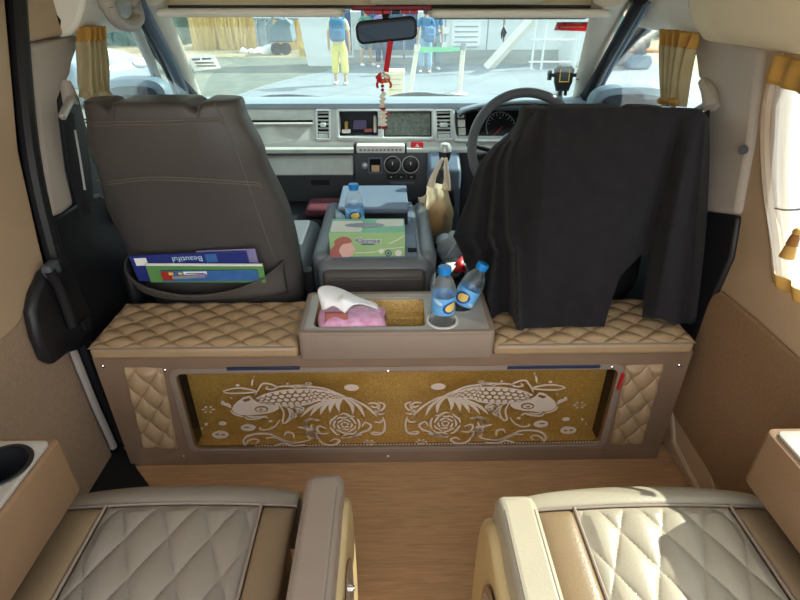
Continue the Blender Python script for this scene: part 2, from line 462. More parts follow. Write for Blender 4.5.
P('belt_edge', G().tube([at(x, y, X=-.80) for x, y in ((75, 130), (80, 158), (85, 190))], .003, 6), 'silver_trim', sb)

# --- right wall, window, belt pillar ------------------------------------------
MYZ = Matrix(((0, 0, 1, 0), (1, 0, 0, 0), (0, 1, 0, 0), (0, 0, 0, 1)))   # local x,y -> world y,z
def onside(X): return Matrix.Translation((X, 0, 0)) @ MYZ
hole = [(-.55, .66), (.94, .66), (1.0, .68), (1.06, .76), (1.14, .9), (1.20, 1.03), (1.19, 1.09), (-.55, 1.09)]
P('wall_right', G().plate([[(-.7, 0), (1.235, 0), (1.215, .25), (1.215, .36), (1.19, .54), (1.2, .72), (1.26, .95), (1.30, 1.14), (-.7, 1.14)], hole], .03, onside(.865), .004), 'tan_vinyl', **ST)
q = [at(x, y, X=.85) for x, y in ((724, 291), (717, 294), (712, 303), (678, 398), (675, 410), (680, 420), (735, 508))]
P('trim_4', G().prism([(p.y, p.z) for p in q]+[(-.6, .02), (-.6, .80-.02), (.2, .70)]+[(p.y, p.z) for p in [at(800, 357, X=.85), at(760, 321, X=.85)]], 0, .838, .851), 'fabric_shade', bevel=.006, seg=3, **ST)
P('trim_5', G().prism([(1.205, .25), (1.205, 0), (.2, 0), (.2, .05), (.87, .06), (.98, .12), (1.13, .22)], 0, .842, .851), 'tan_vinyl', bevel=.004, **ST)
P('trim_6', G().tube([(.845, 1.20, .16), (.845, 1.12, .05), (.845, .85, .012), (.845, .3, .012)], .012, 8), 'tan_vinyl', **ST)
P('trim_7', side_prism([(684, 26), (691, 42), (696, 60), (698, 78), (706, 88), (706, 104), (702, 140), (699, 211), (738, 216), (752, 140), (763, 49), (730, 38)], .84, .836, .89), 'pillar_trim', bevel=.016, seg=3, **ST)
P('trim_8', side_prism([(699, 211), (738, 216), (731, 258), (716, 292), (690, 350), (676, 340), (684, 290), (697, 240)], .84, .838, .89), 'black_plastic', bevel=.008, **ST)
P('trim_9', G().tube([at(743, 150, X=.836), at(743, 150, X=.828)], .011, 14), 'black_plastic', **ST)
P('window_1', G().add([at(197, 100, Y=2.53), at(582, 101, Y=2.53), at(594, 12, Y=1.95), at(168, 12, Y=1.95)], [(0, 1, 2, 3)]), 'windscreen_glass', solid=.005, **ST)
P('window_2', G().prism([(1.35, .80), (2.42, .80), (1.86, 1.17), (1.40, 1.15)], 0, -.845, -.841), 'side_glass', **ST)
P('window_3', G().prism([(1.35, .80), (2.42, .80), (1.86, 1.17), (1.40, 1.15)], 0, .841, .845), 'side_glass', **ST)
P('window_4', G().prism(hole, 0, .866, .870), 'side_glass', **ST)
# right belt
sb = E('seat_belt', at(705, 130, X=.82), 'black seat belt and pale metal loop on right pillar above cloth-draped seat', 'seat belt')
P('height_slider', G().tube([at(703, 82, X=.83), at(709, 92, X=.82), at(712, 108, X=.82)], [.012, .018, .020], 10), 'pillar_trim', sb)
a = at(701, 108, X=.812)
P('anchor_loop', G().box(-.008, .008, -.042, .040, -.009, .009, Matrix.Translation(a) @ Matrix.Rotation(R(-30), 4, 'X')), 'buckle', sb, bevel=.006, seg=3)
P('webbing', G().tube([at(x, y, X=.815) for x, y in ((704, 112), (701, 150), (696, 200), (690, 260))], .026, 8, flat=.12, upv=(1, 0, 0)), 'belt_black', sb)

# --- cab doors, front pillars, roof -------------------------------------------
for sx, nm in ((-1, 'door_2'), (1, 'door_3')):
    d = E(nm, (sx*.86, 1.9, .0), **ST)
    P('lower_panel', G().prism([(1.24, .05), (2.55, .05), (2.55, .80), (2.40, .845), (1.28, .845)], 0, sx*.845, sx*.89), 'dash_dark', d, bevel=.01)
    P('armrest', G().box(min(sx*.78, sx*.846), max(sx*.78, sx*.846), 1.5, 2.1, .60, .66), 'dash_dark', d, bevel=.015)
    P('window_frame', G().tube([(sx*.843, 2.40, .84), (sx*.84, 1.87, 1.155), (sx*.838, 1.7, 1.165), (sx*.845, 1.50, 1.155)], .016, 8), 'black_rubber', d)
def apillar(pb, pt, Yb, Yt, r0, r1, name, m, fl=.6):
    a, b = at(*pb, Y=Yb), at(*pt, Y=Yt)
    mid = (a+b)/2+Vector((0, .006, .006))
    pts = spline([a+(a-b)*.25, a, mid, b, b+(b-a)*.18], 5); n = len(pts)
    return P(name, G().tube(pts, [r0+(r1-r0)*i/(n-1) for i in range(n)], 12, flat=fl, upv=(0, .6, .8)), m, **ST)
apillar((194, 97), (155, 16), 2.47, 1.9, .026, .058, 'trim_10', 'cream_trim')
apillar((186, 98), (146, 18), 2.38, 1.84, .024, .024, 'trim_11', 'dash_blue')
apillar((178, 98), (140, 20), 2.30, 1.80, .009, .009, 'trim_12', 'black_rubber')
apillar((165, 98), (132, 22), 2.2, 1.74, .018, .018, 'trim_13', 'dash_light')
apillar((580, 97), (606, 16), 2.47, 1.9, .024, .062, 'trim_14', 'cream_trim')
apillar((585, 104), (629, 22), 2.38, 1.84, .026, .022, 'trim_15', 'black_plastic')
apillar((593, 104), (637, 24), 2.30, 1.80, .008, .008, 'trim_16', 'dash_blue')
# grips on the front pillars
for pts, Y, lab in (([(173, 42), (177, 52), (186, 78)], 2.12, 'l'), ([(594, 40), (592, 52), (584, 76)], 2.12, 'r')):
    P('trim_17' if lab == 'l' else 'trim_18', G().tube(spline([at(x, y, Y=Y+.15*i) for i, (x, y) in enumerate(pts)], 4), .012, 8), 'cream_trim', **ST)
# roof
prof = [(.90, 1.105), (.85, 1.102), (.815, 1.112), (.785, 1.14), (.76, 1.18), (.74, 1.24), (.73, 1.30), (.90, 1.30)]
for sx, nt, nc in ((-1, 'trim_19', 'trim_20'), (1, 'trim_21', 'trim_22')):
    if sx > 0: P(nt, G().prism([(sx*x, z) for x, z in prof], 1, .15, 1.50), 'headliner', bevel=.004, ang=60, **ST)
    P(nc, G().prism([(sx*x, z+.012) for x, z in prof], 1, 1.503, 1.98), 'cream_trim', bevel=.01, ang=60, **ST)
P('trim_19', side_prism([(26, 43), (22, 0), (20, -40), (75, -40), (71, 0), (64, 35)], -.84, -.90, -.834), 'tan_vinyl', bevel=.01, seg=3, **ST)
P('ceiling', G().box(-.62, .62, 1.0, 2.0, 1.235, 1.26).box(-.92, .92, .15, 2.05, 1.30, 1.33), 'headliner', **ST)
P('trim_23', G().box(-.80, .80, 1.88, 2.05, 1.172, 1.30), 'headliner', bevel=.015, seg=3, **ST)
P('trim_24', G().prism([(1.50, 1.21), (1.62, 1.192), (1.8, 1.186), (1.86, 1.20), (1.86, 1.24), (1.5, 1.24)], 0, -.05, .42), 'headliner', bevel=.01, **ST)

# grab handle
gh = E('grab_handle', at(124, 10, X=-.70), 'grey loop grab handle under the roof above left cab window', 'handle')
P('grip', G().tube(spline([at(x, y, X=-.72) for x, y in ((108, 6), (112, 15), (120, 23), (130, 25), (138, 19), (137, 10), (133, 4))], 5), .017, 10), 'pillar_trim', gh)
for x, y in ((107, 4), (133, 2)): P('mount', G().ball(at(x, y, X=-.725), .022), 'pillar_trim', gh)

# sun visors
v = E('sun_visor', at(255, 14, Y=1.85), 'cream folded sun visor over left half of the windscreen', 'sun visor')
def slab(x0, x1, y0, y1, z0, z1, r=.02): return G().prism(rrect(x0, x1, y0, y1, r), 2, z0, z1)
a, b = at(168, 12, Y=1.84), at(345, 12, Y=1.84)
P('panel', slab(a.x, b.x, 1.72, 1.87, 1.156, 1.178, .03), 'cream_trim', v, bevel=.01, seg=3)
P('hinge_rod', G().tube([(a.x-.02, 1.86, 1.181), (b.x+.03, 1.86, 1.181)], .005, 8), 'dash_dark', v)
v = E('sun_visor', at(515, 14, Y=1.85), 'long cream sun visor over right half of windscreen, keys hanging from it', 'sun visor')
a, b = at(428, 12, Y=1.84), at(600, 12, Y=1.84)
P('panel', slab(a.x, b.x, 1.72, 1.87, 1.153, 1.175, .03), 'cream_trim', v, bevel=.01, seg=3)
P('lower_edge', G().box(a.x+.02, b.x-.03, 1.864, 1.874, 1.146, 1.160), 'dash_dark', v, bevel=.004)
P('hinge_rod', G().tube([(a.x-.03, 1.86, 1.181), (b.x+.02, 1.86, 1.181)], .005, 8), 'dash_dark', v)

# red lamp bar under the header
lb = E('light_bar', at(390, 10, Y=1.78), 'dark red lamp bar with square segments above the mirror', 'lamp bar')
a, b = at(352, 7, Y=1.78), at(432, 7, Y=1.78)
P('housing', G().box(a.x, b.x, 1.77, 1.80, 1.172, 1.186), 'dark_red', lb, bevel=.003)
for i in range(6):
    c = at(369+i*9, 11, Y=1.775)
    P('segment', G().box(c.x-.012, c.x+.012, 1.766, 1.79, 1.163, 1.173), 'red_plastic' if i != 3 else 'black_plastic', lb, bevel=.002)

P('wall_front', G().box(-.87, .87, 2.60, 2.63, -.03, .78), 'black_gap', **ST)
# ================================================================== PARTITION
YF = 1.107
MXZ = Matrix(((1, 0, 0, 0), (0, 0, -1, 0), (0, 1, 0, 0), (0, 0, 0, 1)))      # local x,y -> world x,z, local z -> world -y
def onY(Y): return Matrix.Translation((0, Y, 0)) @ MXZ
pc = E('partition_cabinet', (.01, 1.15, 0), 'brown leather partition cabinet with gold koi display window behind front seats', 'cabinet')
WX0, WX1, WZ0, WZ1 = -.582, .612, .058, .345
LP = [(-.706, .363), (-.607, .360), (-.632, .066), (-.724, .070)]
RP = [(.626, .352), (.724, .354), (.734, .060), (.644, .060)]
P('front_frame', G().plate([[(-.778, 0), (.792, 0), (.792, .394), (-.778, .394)], rrect(WX0, WX1, WZ0, WZ1, .022), LP, RP], .02, onY(YF+.010), .003), 'partition_leather', pc)
def quilt_poly(quad, a, b, Y, dep, n=46):
    (x0, z0), (x1, z1), (x2, z2), (x3, z3) = quad      # tl tr br bl
    def f(u, v):
        X = (x0+(x1-x0)*u)*(1-v)+(x3+(x2-x3)*u)*v; Z = (z0+(z1-z0)*u)*(1-v)+(z3+(z2-z3)*u)*v
        e = min(1, min(u, 1-u, v, 1-v)*18)
        return Vector((X, Y-dep*quilt(X/a, Z/b)*e, Z))
    return G().grid(f, n, int(n*2.6))
for qd in (LP, RP):
    qq = P('quilted_panel', quilt_poly(qd, .062, .088, YF+.004, .014), 'quilt_tan', pc, solid=.004)
P('gold_back', G().box(-.60, .63, 1.178, 1.186, .05, .39), 'gold_glitter', pc)
P('gold_floor', G().box(-.60, .63, 1.12, 1.178, .045, .052), 'gold_glitter', pc)
P('side_lining', G().box(-.60, -.583, 1.118, 1.18, .052, .36), 'black_gap', pc)
P('side_lining', G().box(.613, .63, 1.118, 1.18, .052, .36), 'black_gap', pc)
P('carcass', G().box(-.778, -.60, 1.12, 1.30, 0, .394).box(.63, .792, 1.12, 1.30, 0, .394).box(-.60, .63, 1.19, 1.30, 0, .394), 'partition_leather', pc)
gl = P('display_pane', G().box(WX0-.006, WX1+.006, 1.112, 1.115, WZ0-.006, WZ1+.006), 'acrylic', pc)
P('inner_rim', G().plate([rrect(WX0-.012, WX1+.012, WZ0-.012, WZ1+.012, .03), rrect(WX0+.003, WX1-.003, WZ0+.003, WZ1-.003, .02)], .004, onY(YF-.001), .001), 'taupe_leather', pc)
a, b = at(227, 368, Y=YF), at(300, 368, Y=YF)
P('blue_strip', G().box(a.x, b.x, YF-.005, YF, a.z-.005, a.z+.004), 'blue_strip', pc, bevel=.001)
a, b = at(507, 367, Y=YF), at(600, 365, Y=YF)
P('blue_strip', G().box(a.x, b.x, YF-.005, YF, a.z-.004, a.z+.006), 'blue_strip', pc, bevel=.001)
for x, y in ((103, 366), (165, 370), (388, 371), (612, 367), (679, 365), (184, 456), (602, 451), (388, 456), (618, 452)):
    c = at(x, y, Y=YF)
    s_ = P('screw', G().lathe([(.0055, 0), (.0055, .003), (.003, .005)], 12, frame(c, (1, 0, 0), (0, 0, 1)) ), 'chrome', pc)
c0, c1 = at(622, 372, Y=YF), at(617, 387, Y=YF)
P('red_tag', G().tube([c0+Vector((0, -.006, 0)), c1+Vector((0, -.006, 0))], .008, 6, flat=.5), 'red_plastic', pc, 'small red tag hanging from screw')

# etched drawing on the pane (photo pixels measured on the pane's plane)
def px(p):
    q = at(p[0], p[1], Y=YF+.004); return (q.x, q.z)
A3 = lambda pts: [(200+x/6.667, 370+y/6.667) for x, y in pts]
A4 = lambda pts: [(290+x/6.667, 370+y/6.667) for x, y in pts]
fish_fill, fish_line, deco_line, deco_fill = [], [], [], []
head = A3([(212, 262), (225, 235), (250, 210), (290, 182), (330, 172), (352, 195), (385, 215), (430, 222), (480, 228), (520, 238), (528, 256), (500, 276), (450, 290), (390, 298), (330, 303), (270, 300), (228, 285)])
eye_o = A3(circ(410, 262, 46, 18, 22)); eye_i = A3(circ(408, 264, 34, 16, 14))
nost = A3([(280, 200), (330, 185), (340, 200), (300, 215)])
fish_fill.append([head, eye_o, nost]); fish_fill.append([eye_i, A3(circ(405, 265, 14, 10, 7))])
# scales between back line and belly line
back = spline(A3([(372, 190), (430, 165), (520, 143), (620, 132), (720, 130)])+A4([(150, 128), (250, 145), (340, 170), (385, 186)]), 8)
bel = spline(A3([(400, 222), (470, 236), (560, 238), (640, 236), (720, 226)])+A4([(180, 205), (250, 200), (320, 196), (385, 188)]), 8)
def lerp2(L, t):
    f = t*(len(L)-1); i = min(int(f), len(L)-2); k = f-i
    return (L[i][0]*(1-k)+L[i+1][0]*k, L[i][1]*(1-k)+L[i+1][1]*k)
def body(t, s):
    a, b = lerp2(back, t), lerp2(bel, t); return (a[0]*(1-s)+b[0]*s, a[1]*(1-s)+b[1]*s)
for i in range(15):
    for j in range(4):
        t0 = (i+.5*(j % 2))/15.5+.01; t1 = t0+.058; s0, s1 = j/4+.02, (j+1)/4-.02
        sm = (s0+s1)/2
        if t1 > .985: continue
        fish_fill.append([[body(t0+.012, s0), body(t0+.035, s0-.02*(j > 0)), body(t1, sm), body(t0+.035, s1), body(t0+.012, s1), body(t0, sm)]])
fish_line += [back, bel]
# tail
base = A4([(235, 200), (260, 200), (285, 198), (310, 196), (335, 193), (355, 190), (372, 186), (385, 184)])
tips = A4([(70, 318), (130, 312), (200, 303), (265, 292), (330, 285), (420, 300), (500, 318), (590, 322)])
for k in range(8):
    b0, t0 = base[k], tips[k]
    mx, my = (b0[0]+t0[0])/2, (b0[1]+t0[1])/2
    bend = (-2.5, -1.2) if k < 5 else (3.0, -1.5)
    L1 = spline([b0, (mx+bend[0]-1.9, my+bend[1]), t0], 6); L2 = spline([(b0[0]+2.8, b0[1]), (mx+bend[0]+2.7, my+bend[1]+.6), t0], 6)
    fish_fill.append([[tuple(p) for p in L1]+[tuple(p) for p in L2[-2::-1]]])
# fins and whiskers
for pts in ([(150, 143), (200, 128), (260, 122), (330, 130), (372, 142), (330, 152), (250, 156), (190, 155), (150, 143)],
            [(368, 168), (395, 120), (420, 90), (470, 95), (510, 115), (480, 130), (440, 125), (455, 108)],
            [(500, 118), (560, 108), (620, 112), (640, 128)], [(640, 115), (690, 108), (725, 118), (745, 160)],
            [(140, 232), (150, 208), (165, 225), (190, 228), (205, 250), (185, 240), (160, 232), (140, 218)],
            [(300, 312), (320, 330), (380, 325), (430, 310), (452, 325)], [(310, 305), (350, 315), (400, 308)],
            [(535, 240), (560, 290), (550, 345), (575, 350), (600, 300), (580, 245)], [(560, 240), (610, 270), (620, 310), (590, 340)],
            [(600, 240), (650, 265), (640, 295), (615, 300)], [(630, 236), (690, 255), (670, 285), (640, 285)],
            [(530, 335), (500, 375), (450, 398), (400, 395), (405, 380)], [(345, 105), (350, 65)], [(205, 270), (230, 295), (290, 312)]):
    fish_line.append(spline(A3(pts), 5))
for pts in ([(0, 105), (80, 103), (150, 112), (230, 125), (300, 150), (360, 172)], [(0, 250), (50, 255), (80, 270), (40, 290), (0, 280)], [(0, 300), (30, 298), (40, 310), (0, 325)]):
    fish_line.append(spline(A4(pts), 5))
# water scrolls, flower, corner bracket
for pts in ([(650, 380), (700, 390)], [(800, 335), (740, 330), (700, 350), (705, 390), (740, 420), (790, 425)],
            [(370, 490), (390, 470), (355, 460), (320, 475), (300, 500), (290, 470), (320, 440), (390, 425), (470, 430), (540, 460), (620, 485), (700, 475), (760, 455), (800, 460)],
            [(440, 455), (500, 450), (560, 475), (640, 492)], [(560, 440), (580, 415), (620, 425), (625, 455)], [(500, 505), (560, 490), (620, 505), (700, 498)], [(690, 440), (720, 420), (760, 430), (770, 455)]):
    deco_line.append(spline(A3(pts), 5))
for pts in ([(180, 340), (140, 325), (100, 345), (110, 385), (160, 400), (140, 380), (150, 360)], [(240, 390), (195, 375), (180, 395), (210, 425), (260, 420)],
            [(90, 440), (120, 415), (160, 425), (170, 450), (130, 455), (120, 440)], [(180, 440), (220, 490), (290, 500), (330, 475), (300, 460), (270, 475)],
            [(340, 450), (400, 455), (470, 420), (520, 400), (540, 370), (500, 350), (480, 380)], [(350, 460), (420, 445), (480, 430)],
            [(520, 225), (560, 220), (590, 235), (570, 250), (540, 240)], [(590, 215), (630, 230), (615, 265), (570, 275), (590, 295), (630, 290)],
            [(620, 315), (632, 360), (625, 410), (590, 430), (545, 425), (560, 415), (610, 420)], [(560, 345), (600, 350), (618, 330)], [(600, 225), (580, 300)]):
    deco_line.append(spline(A4(pts), 5))
for rr, n in ((95, 22), (70, 18), (45, 14), (22, 10)):
    for k in range(5):
        a0 = 2*PI*k/5+rr*.02
        deco_line.append([A4([(365+rr*1.05*math.cos(a0+t*.21), 365+rr*.72*math.sin(a0+t*.21)*(1+.12*math.sin(t*1.4)))])[0] for t in range(6)])
for c, rx, ry in (((150, 357), 26, 13), ((320, 385), 50, 24), ((135, 432), 56, 26), ((252, 103), 14, 8), ((470, 342), 14, 7), ((208, 188), 6, 6), ((582, 92), 10, 6), ((40, 362), 9, 9), ((12, 392), 6, 8)):
    deco_fill.append([A3(circ(c[0], c[1], rx, 14, ry))])
deco_fill[-8] = [A3(circ(320, 385, 50, 14, 24)), A3(circ(312, 382, 22, 8, 6))]
deco_fill[-7] = [A3(circ(135, 432, 56, 16, 26)), A3(circ(115, 430, 14, 8, 7)), A3(circ(155, 433, 14, 8, 7))]
deco_fill.append([A4(circ(410, 118, 50, 14, 22))]); deco_fill.append([A4(circ(122, 90, 22, 10, 8)), A4(circ(122, 90, 14, 8, 4))])
for k in range(6):
    an = PI*k/3
    deco_fill.append([A3([(55+16*math.cos(an), 265+10*math.sin(an)), (55+44*math.cos(an-.2), 265+24*math.sin(an-.2)), (55+44*math.cos(an+.2), 265+24*math.sin(an+.2))])])
    deco_fill.append([A4([(530+10*math.cos(an), 485+6*math.sin(an)), (530+38*math.cos(an-.2), 485+20*math.sin(an-.2)), (530+38*math.cos(an+.2), 485+20*math.sin(an+.2))])])
for k in range(3): deco_fill.append([A3(circ(345+k*8, 85-k*20, 5, 8))])
XM = at(395, 400, Y=YF).x
def etch(fills, lines, w, mirror):
    g = G(); base_ = Matrix.Translation((0, 1.1117, 0)) @ MXZ
    if mirror: base_ = Matrix.Translation((2*XM, 0, 0)) @ Matrix.Diagonal((-1, 1, 1, 1)) @ base_
    for f in fills: g.plate([[px(p) for p in o] for o in f], .0006, base_)
    for l in lines: g.ribbon([px(p) for p in l], w, base_)
    return g
for mir in (False, True):
    P('etched_koi', etch(fish_fill, fish_line, .0054, mir), 'etch', pc, 'white etched koi facing the '+('right' if mir else 'left'), flatshade=True)
    for f in deco_fill: P('etched_leaf', etch([f], [], .0048, mir), 'etch', pc, flatshade=True)
    P('etched_scrollwork', etch([], deco_line, .0062, mir), 'etch', pc, flatshade=True)
g = G()
for k in range(122):
    c = at(256+k*3.0, 446.0-(k*.034), Y=YF+.004)
    g.box(c.x-.0022, c.x+.0022, 1.111, 1.1118, c.z-.0022, c.z+.0022)
P('etched_dots', g, 'etch', pc, flatshade=True)

# ------------------------------------------------------------------ quilted cushions on top
def cushion(x0, x1, lab):
    c = E('quilted_cushion', ((x0+x1)/2, 1.18, .395), lab, 'cushion', 'quilted cushions on the partition')
    P('base_pad', G().box(x0, x1, 1.094, 1.322, .3955, .432), 'quilt_tan', c, bevel=.012, seg=3)
    w, d = x1-x0, .228
    def f(u, v):
        X = x0+w*u; Y = 1.094+d*v
        e = min(1, min(u*w, (1-u)*w, v*d, (1-v)*d)*50)
        return Vector((X, Y, .4315+.012*e**.5*quilt(X/.088-.02, Y/.064)+.001*e))
    P('quilted_top', G().grid(f, 170, 76), 'quilt_tan', c)
    P('seam', G().tube([(x0+.01, 1.095, .432), (x1-.01, 1.095, .432)], .0025, 6), 'thread', c)
cushion(-.775, -.243, 'tan quilted cushion below the grey passenger seat, left of the tray')
cushion(.262, .785, 'tan quilted cushion below the black cloth, right of the tray')

# ------------------------------------------------------------------ tray box
tb = E('tray_box', (.01, 1.19, .395), 'beige leather tray box with open gold compartment and bottle holders on partition', 'tray')
TX0, TX1, TY0, TY1, TZ = -.236, .258, 1.092, 1.300, .476
hole_a = rrect(-.205, .088, 1.118, 1.272, .018); cupA = circ(.130, 1.142, .037, 24); cupB = circ(.186, 1.222, .037, 24)
P('top_panel', G().plate([rrect(TX0+.004, TX1-.004, TY0+.004, TY1-.004, .01), hole_a, cupA, cupB], .010, Matrix.Translation((0, 0, TZ-.005)), .002), 'tray_top', tb)
P('rim', G().plate([rrect(TX0, TX1, TY0, TY1, .012), rrect(TX0+.009, TX1-.009, TY0+.009, TY1-.009, .008)], .012, Matrix.Translation((0, 0, TZ-.005)), .003), 'taupe_leather', tb)
P('shell', G().plate([rrect(TX0, TX1, TY0, TY1, .012), rrect(TX0+.014, TX1-.014, TY0+.014, TY1-.014, .008)], .076, Matrix.Translation((0, 0, .433)), .003), 'taupe_leather', tb)
P('compartment', G().box(-.21, .093, 1.268, 1.274, .396, .468).box(-.21, .093, 1.114, 1.118, .396, .468).box(-.21, -.205, 1.118, 1.268, .396, .468).box(.088, .093, 1.118, 1.268, .396, .468).box(-.21, .093, 1.114, 1.274, .3955, .402), 'gold_glitter', tb)
P('ledge', G().box(-.204, .087, 1.235, 1.268, .402, .428), 'gold_glitter', tb, bevel=.003)
for cx, cy in ((.130, 1.142), (.186, 1.222)):
    P('cup_well', G().lathe([(.0365, .402), (.0365, .470)], 24, Matrix.Translation((cx, cy, 0)), cap=False).lathe([(.0365, .4), (.0365, .403)], 24, Matrix.Translation((cx, cy, 0))), 'taupe_leather', tb)
P('cup_ring', G().lathe([(.036, .4755), (.036, .480), (.041, .480), (.041, .4755)], 32, Matrix.Translation((.130, 1.142, 0)), cap=False), 'white_plastic', tb)  # white colour stands in for light on the clear rim
P('cup_ring', G().lathe([(.036, .4755), (.036, .478), (.039, .478), (.039, .4755)], 32, Matrix.Translation((.186, 1.222, 0)), cap=False), 'tray_top', tb)

# ------------------------------------------------------------------ water bottles
def bottle(loc, rot, lab, h=.182, r=.0315, glab=False, turn=0):
    b = E('water_bottle', (0, 0, 0), lab, 'bottle', 'small water bottles with blue caps')
    k = r/.0315; s = h/.182
    prof = [(.006, .006), (.020, .001), (.027, .003), (.0305, .010), (.0315, .02), (.0305, .030), (.0315, .040), (.0305, .050), (.0310, .056), (.0310, .106), (.0315, .112), (.0305, .120), (.0285, .130), (.024, .142), (.018, .152), (.0145, .158), (.0135, .160), (.0135, .168)]
    P('shell', G().lathe([(a*k, z*s) for a, z in prof], 28), 'clear_plastic', b, ang=80)
    P('label_wrap', G().lathe([(.0314*k, .058*s), (.0316*k, .060*s), (.0316*k, .104*s), (.0314*k, .106*s)], 32, cap=False), 'label_blue', b)
    g = G(); g2 = G(); g3 = G()
    def on(u, z, rr): a = -PI/2+turn+u/r; return Vector((rr*math.cos(a), rr*math.sin(a), z*s))
    def disc(g_, cu, cz, ru, rz, rr, rot_=0):
        def f(u, v):
            an = 2*PI*u; x = ru*v*math.cos(an); z = rz*v*math.sin(an)
            return on(cu+x*math.cos(rot_)-z*math.sin(rot_), cz+x*math.sin(rot_)+z*math.cos(rot_), rr)
        g_.grid(f, 20, 4, cu=True)
    disc(g, 0, .080, .021, .017, r+.0005, .2)
    disc(g2, 0, .080, .0145, .0115, r+.0009, .2); disc(g2, .004, .086, .010, .006, r+.0009, .5)
    P('label_badge', g, 'label_navy', b); P('label_mark', g2, 'label_yellow', b)
    disc(g3, -.034, .096, .014, .005, r+.0005, -.4); P('label_wave', g3, 'label_pale', b); g3 = G()
    disc(g3, .036, .066, .015, .005, r+.0005, -.4); P('label_wave', g3, 'label_pale', b)
    cp = G(); vs = []
    n = 36
    for z, rr in ((.163, .0150), (.165, .0158), (.181, .0158), (.182, .0146), (.182, .0001)):
        for i in range(n):
            q = rr*(1+(.03 if (i % 2 and .01 < rr and .164 < z < .1815) else 0))*k
            vs.append((q*math.cos(2*PI*i/n), q*math.sin(2*PI*i/n), z*s))
    cp.add(vs, [(j*n+i, j*n+(i+1) % n, (j+1)*n+(i+1) % n, (j+1)*n+i) for j in range(4) for i in range(n)]+[tuple(range(n-1, -1, -1))])
    P('cap', cp, 'cap_blue', b)
    place(b, loc, rot)
    return b
bottle((.130, 1.142, .452), (0, 0, R(10)), 'upright water bottle standing in the white-ringed holder at tray right end', turn=.35)
bottle((.170, 1.224, .430), (R(-4), R(24), 0), 'tilted water bottle leaning right in the back holder beside the black cloth', turn=-.55)

# ------------------------------------------------------------------ pink tissue pack in the tray
tp = E('tissue_packet', (-.10, 1.19, .402), 'pink floral soft tissue packet with white tissue pulled out, in the tray', 'tissue packet')
def pk(u, v):
    X = -.196+.178*u; a = 2*PI*v
    e = (1-abs(2*u-1)**6)**.5
    sy, sz = .052*(.75+.25*e), .036*(.35+.65*e)
    cs, sn = math.cos(a), math.sin(a)
    return Vector((X+.003*math.sin(7*v*PI), 1.175+sy*math.copysign(abs(cs)**.6, cs), .452+sz*math.copysign(abs(sn)**.7, sn)+.002*math.sin(20*u+9*v)))
P('wrapper', G().grid(pk, 30, 32).grid(lambda u, v: pk(0, u)+Vector((0, 0, 0))*v, 20, 2), 'pink_pack', tp)
P('opening', G().grid(lambda u, v: Vector((-.175+.06*u, 1.128+.03*v, .468+.028*v+.002)), 8, 6), 'pink_brown', tp, solid=.001)
cols = [[(322, 310), (318, 289), (332, 286), (345, 294)], [(326, 309), (324, 296), (336, 287), (352, 296)], [(334, 306), (336, 300), (345, 291), (362, 300)], [(343, 312), (344, 300), (350, 296), (376, 303)], [(345, 313), (352, 306), (362, 304), (378, 309)]]
deps = [[1.13, 1.16, 1.20, 1.20], [1.12, 1.14, 1.19, 1.19], [1.12, 1.13, 1.17, 1.18], [1.115, 1.12, 1.15, 1.17], [1.115, 1.12, 1.135, 1.15]]
ctl = [[at(*cols[i][j], Y=deps[i][j]) for j in range(4)] for i in range(5)]
rows = [spline(r, 5) for r in ctl]; tg = list(zip(*rows)); tg = [spline(c, 4) for c in tg]
def tf(u, v): return tg[round(u*(len(tg)-1))][round(v*(len(tg[0])-1))]
P('tissue', G().grid(tf, len(tg), len(tg[0])), 'tissue', tp, solid=.0015, ang=30)
# ================================================================== FRONT SEATS
def lerpk(keys, z):
    if z <= keys[0][0]: return keys[0][1]
    for (a, va), (b, vb) in zip(keys, keys[1:]):
        if z <= b:
            t = (z-a)/(b-a); t = t*t*(3-2*t); return va+(vb-va)*t
    return keys[-1][1]
NEX = 3.2
def sec(z):
    cx = lerpk([(.36, -.505), (.55, -.522), (.75, -.532), (1.0, -.538)], z)
    a = lerpk([(.36, .225), (.5, .245), (.68, .242), (.86, .212), (1.0, .180)], z)
    yr = lerpk([(.36, 1.36), (.5, 1.325), (1.0, 1.25)], z)
    b = lerpk([(.36, .10), (.6, .10), (.95, .075), (1.0, .07)], z)
    return cx, a, yr+b, b
def rear(x, z, off=0):
    cx, a, cy, b = sec(z); k = min(.9999, abs((x-cx)/a))
    return Vector((x, cy-b*(1-k**NEX)**(1/NEX)-off, z))
ZT = .998
def seat_back(u, v):
    cap_ = max(0, (v-.86)/.14)
    z = .36+(ZT-.36-.03)*min(v/.86, 1)
    cx, a, cy, b = sec(z)
    e = (1-cap_**2)**.5 if cap_ < 1 else 0
    z += .03*(1-(1-cap_)**2)**.5 if cap_ > 0 else 0
    an = 2*PI*u; cs, sn = math.cos(an), math.sin(an)
    dx = a*math.copysign(abs(cs)**(2/NEX), cs)*(.90+.10*e); dy = b*math.copysign(abs(sn)**(2/NEX), sn)*(.25+.75*e if cap_ < 1 else .25)
    if v > .7:
        for xn in (cx-.112, cx+.088):
            z -= .017*math.exp(-((cx+dx-xn)/.011)**2)*smooth(.7, .9, v)
    if cap_ >= 1: dy = 0
    return Vector((cx+dx, cy+dy, z))
def seat_shape(root, mback, mseat):
    bk = P('backrest', G().grid(seat_back, 96, 60, cu=True), mback, root, ang=70)
    P('cushion', G().box(-.765, -.275, 1.45, 1.96, .27, .455), mseat, root, bevel=.05, seg=4)
    P('seat_base', G().box(-.74, -.30, 1.42, 1.93, .0, .27), 'black_plastic', root, bevel=.01)
    return bk
ps = E('front_passenger_seat', (-.52, 1.6, 0), 'grey leather front passenger seat with back pocket, on the left', 'car seat')
bk = seat_shape(ps, 'grey_leather', 'slate_leather')
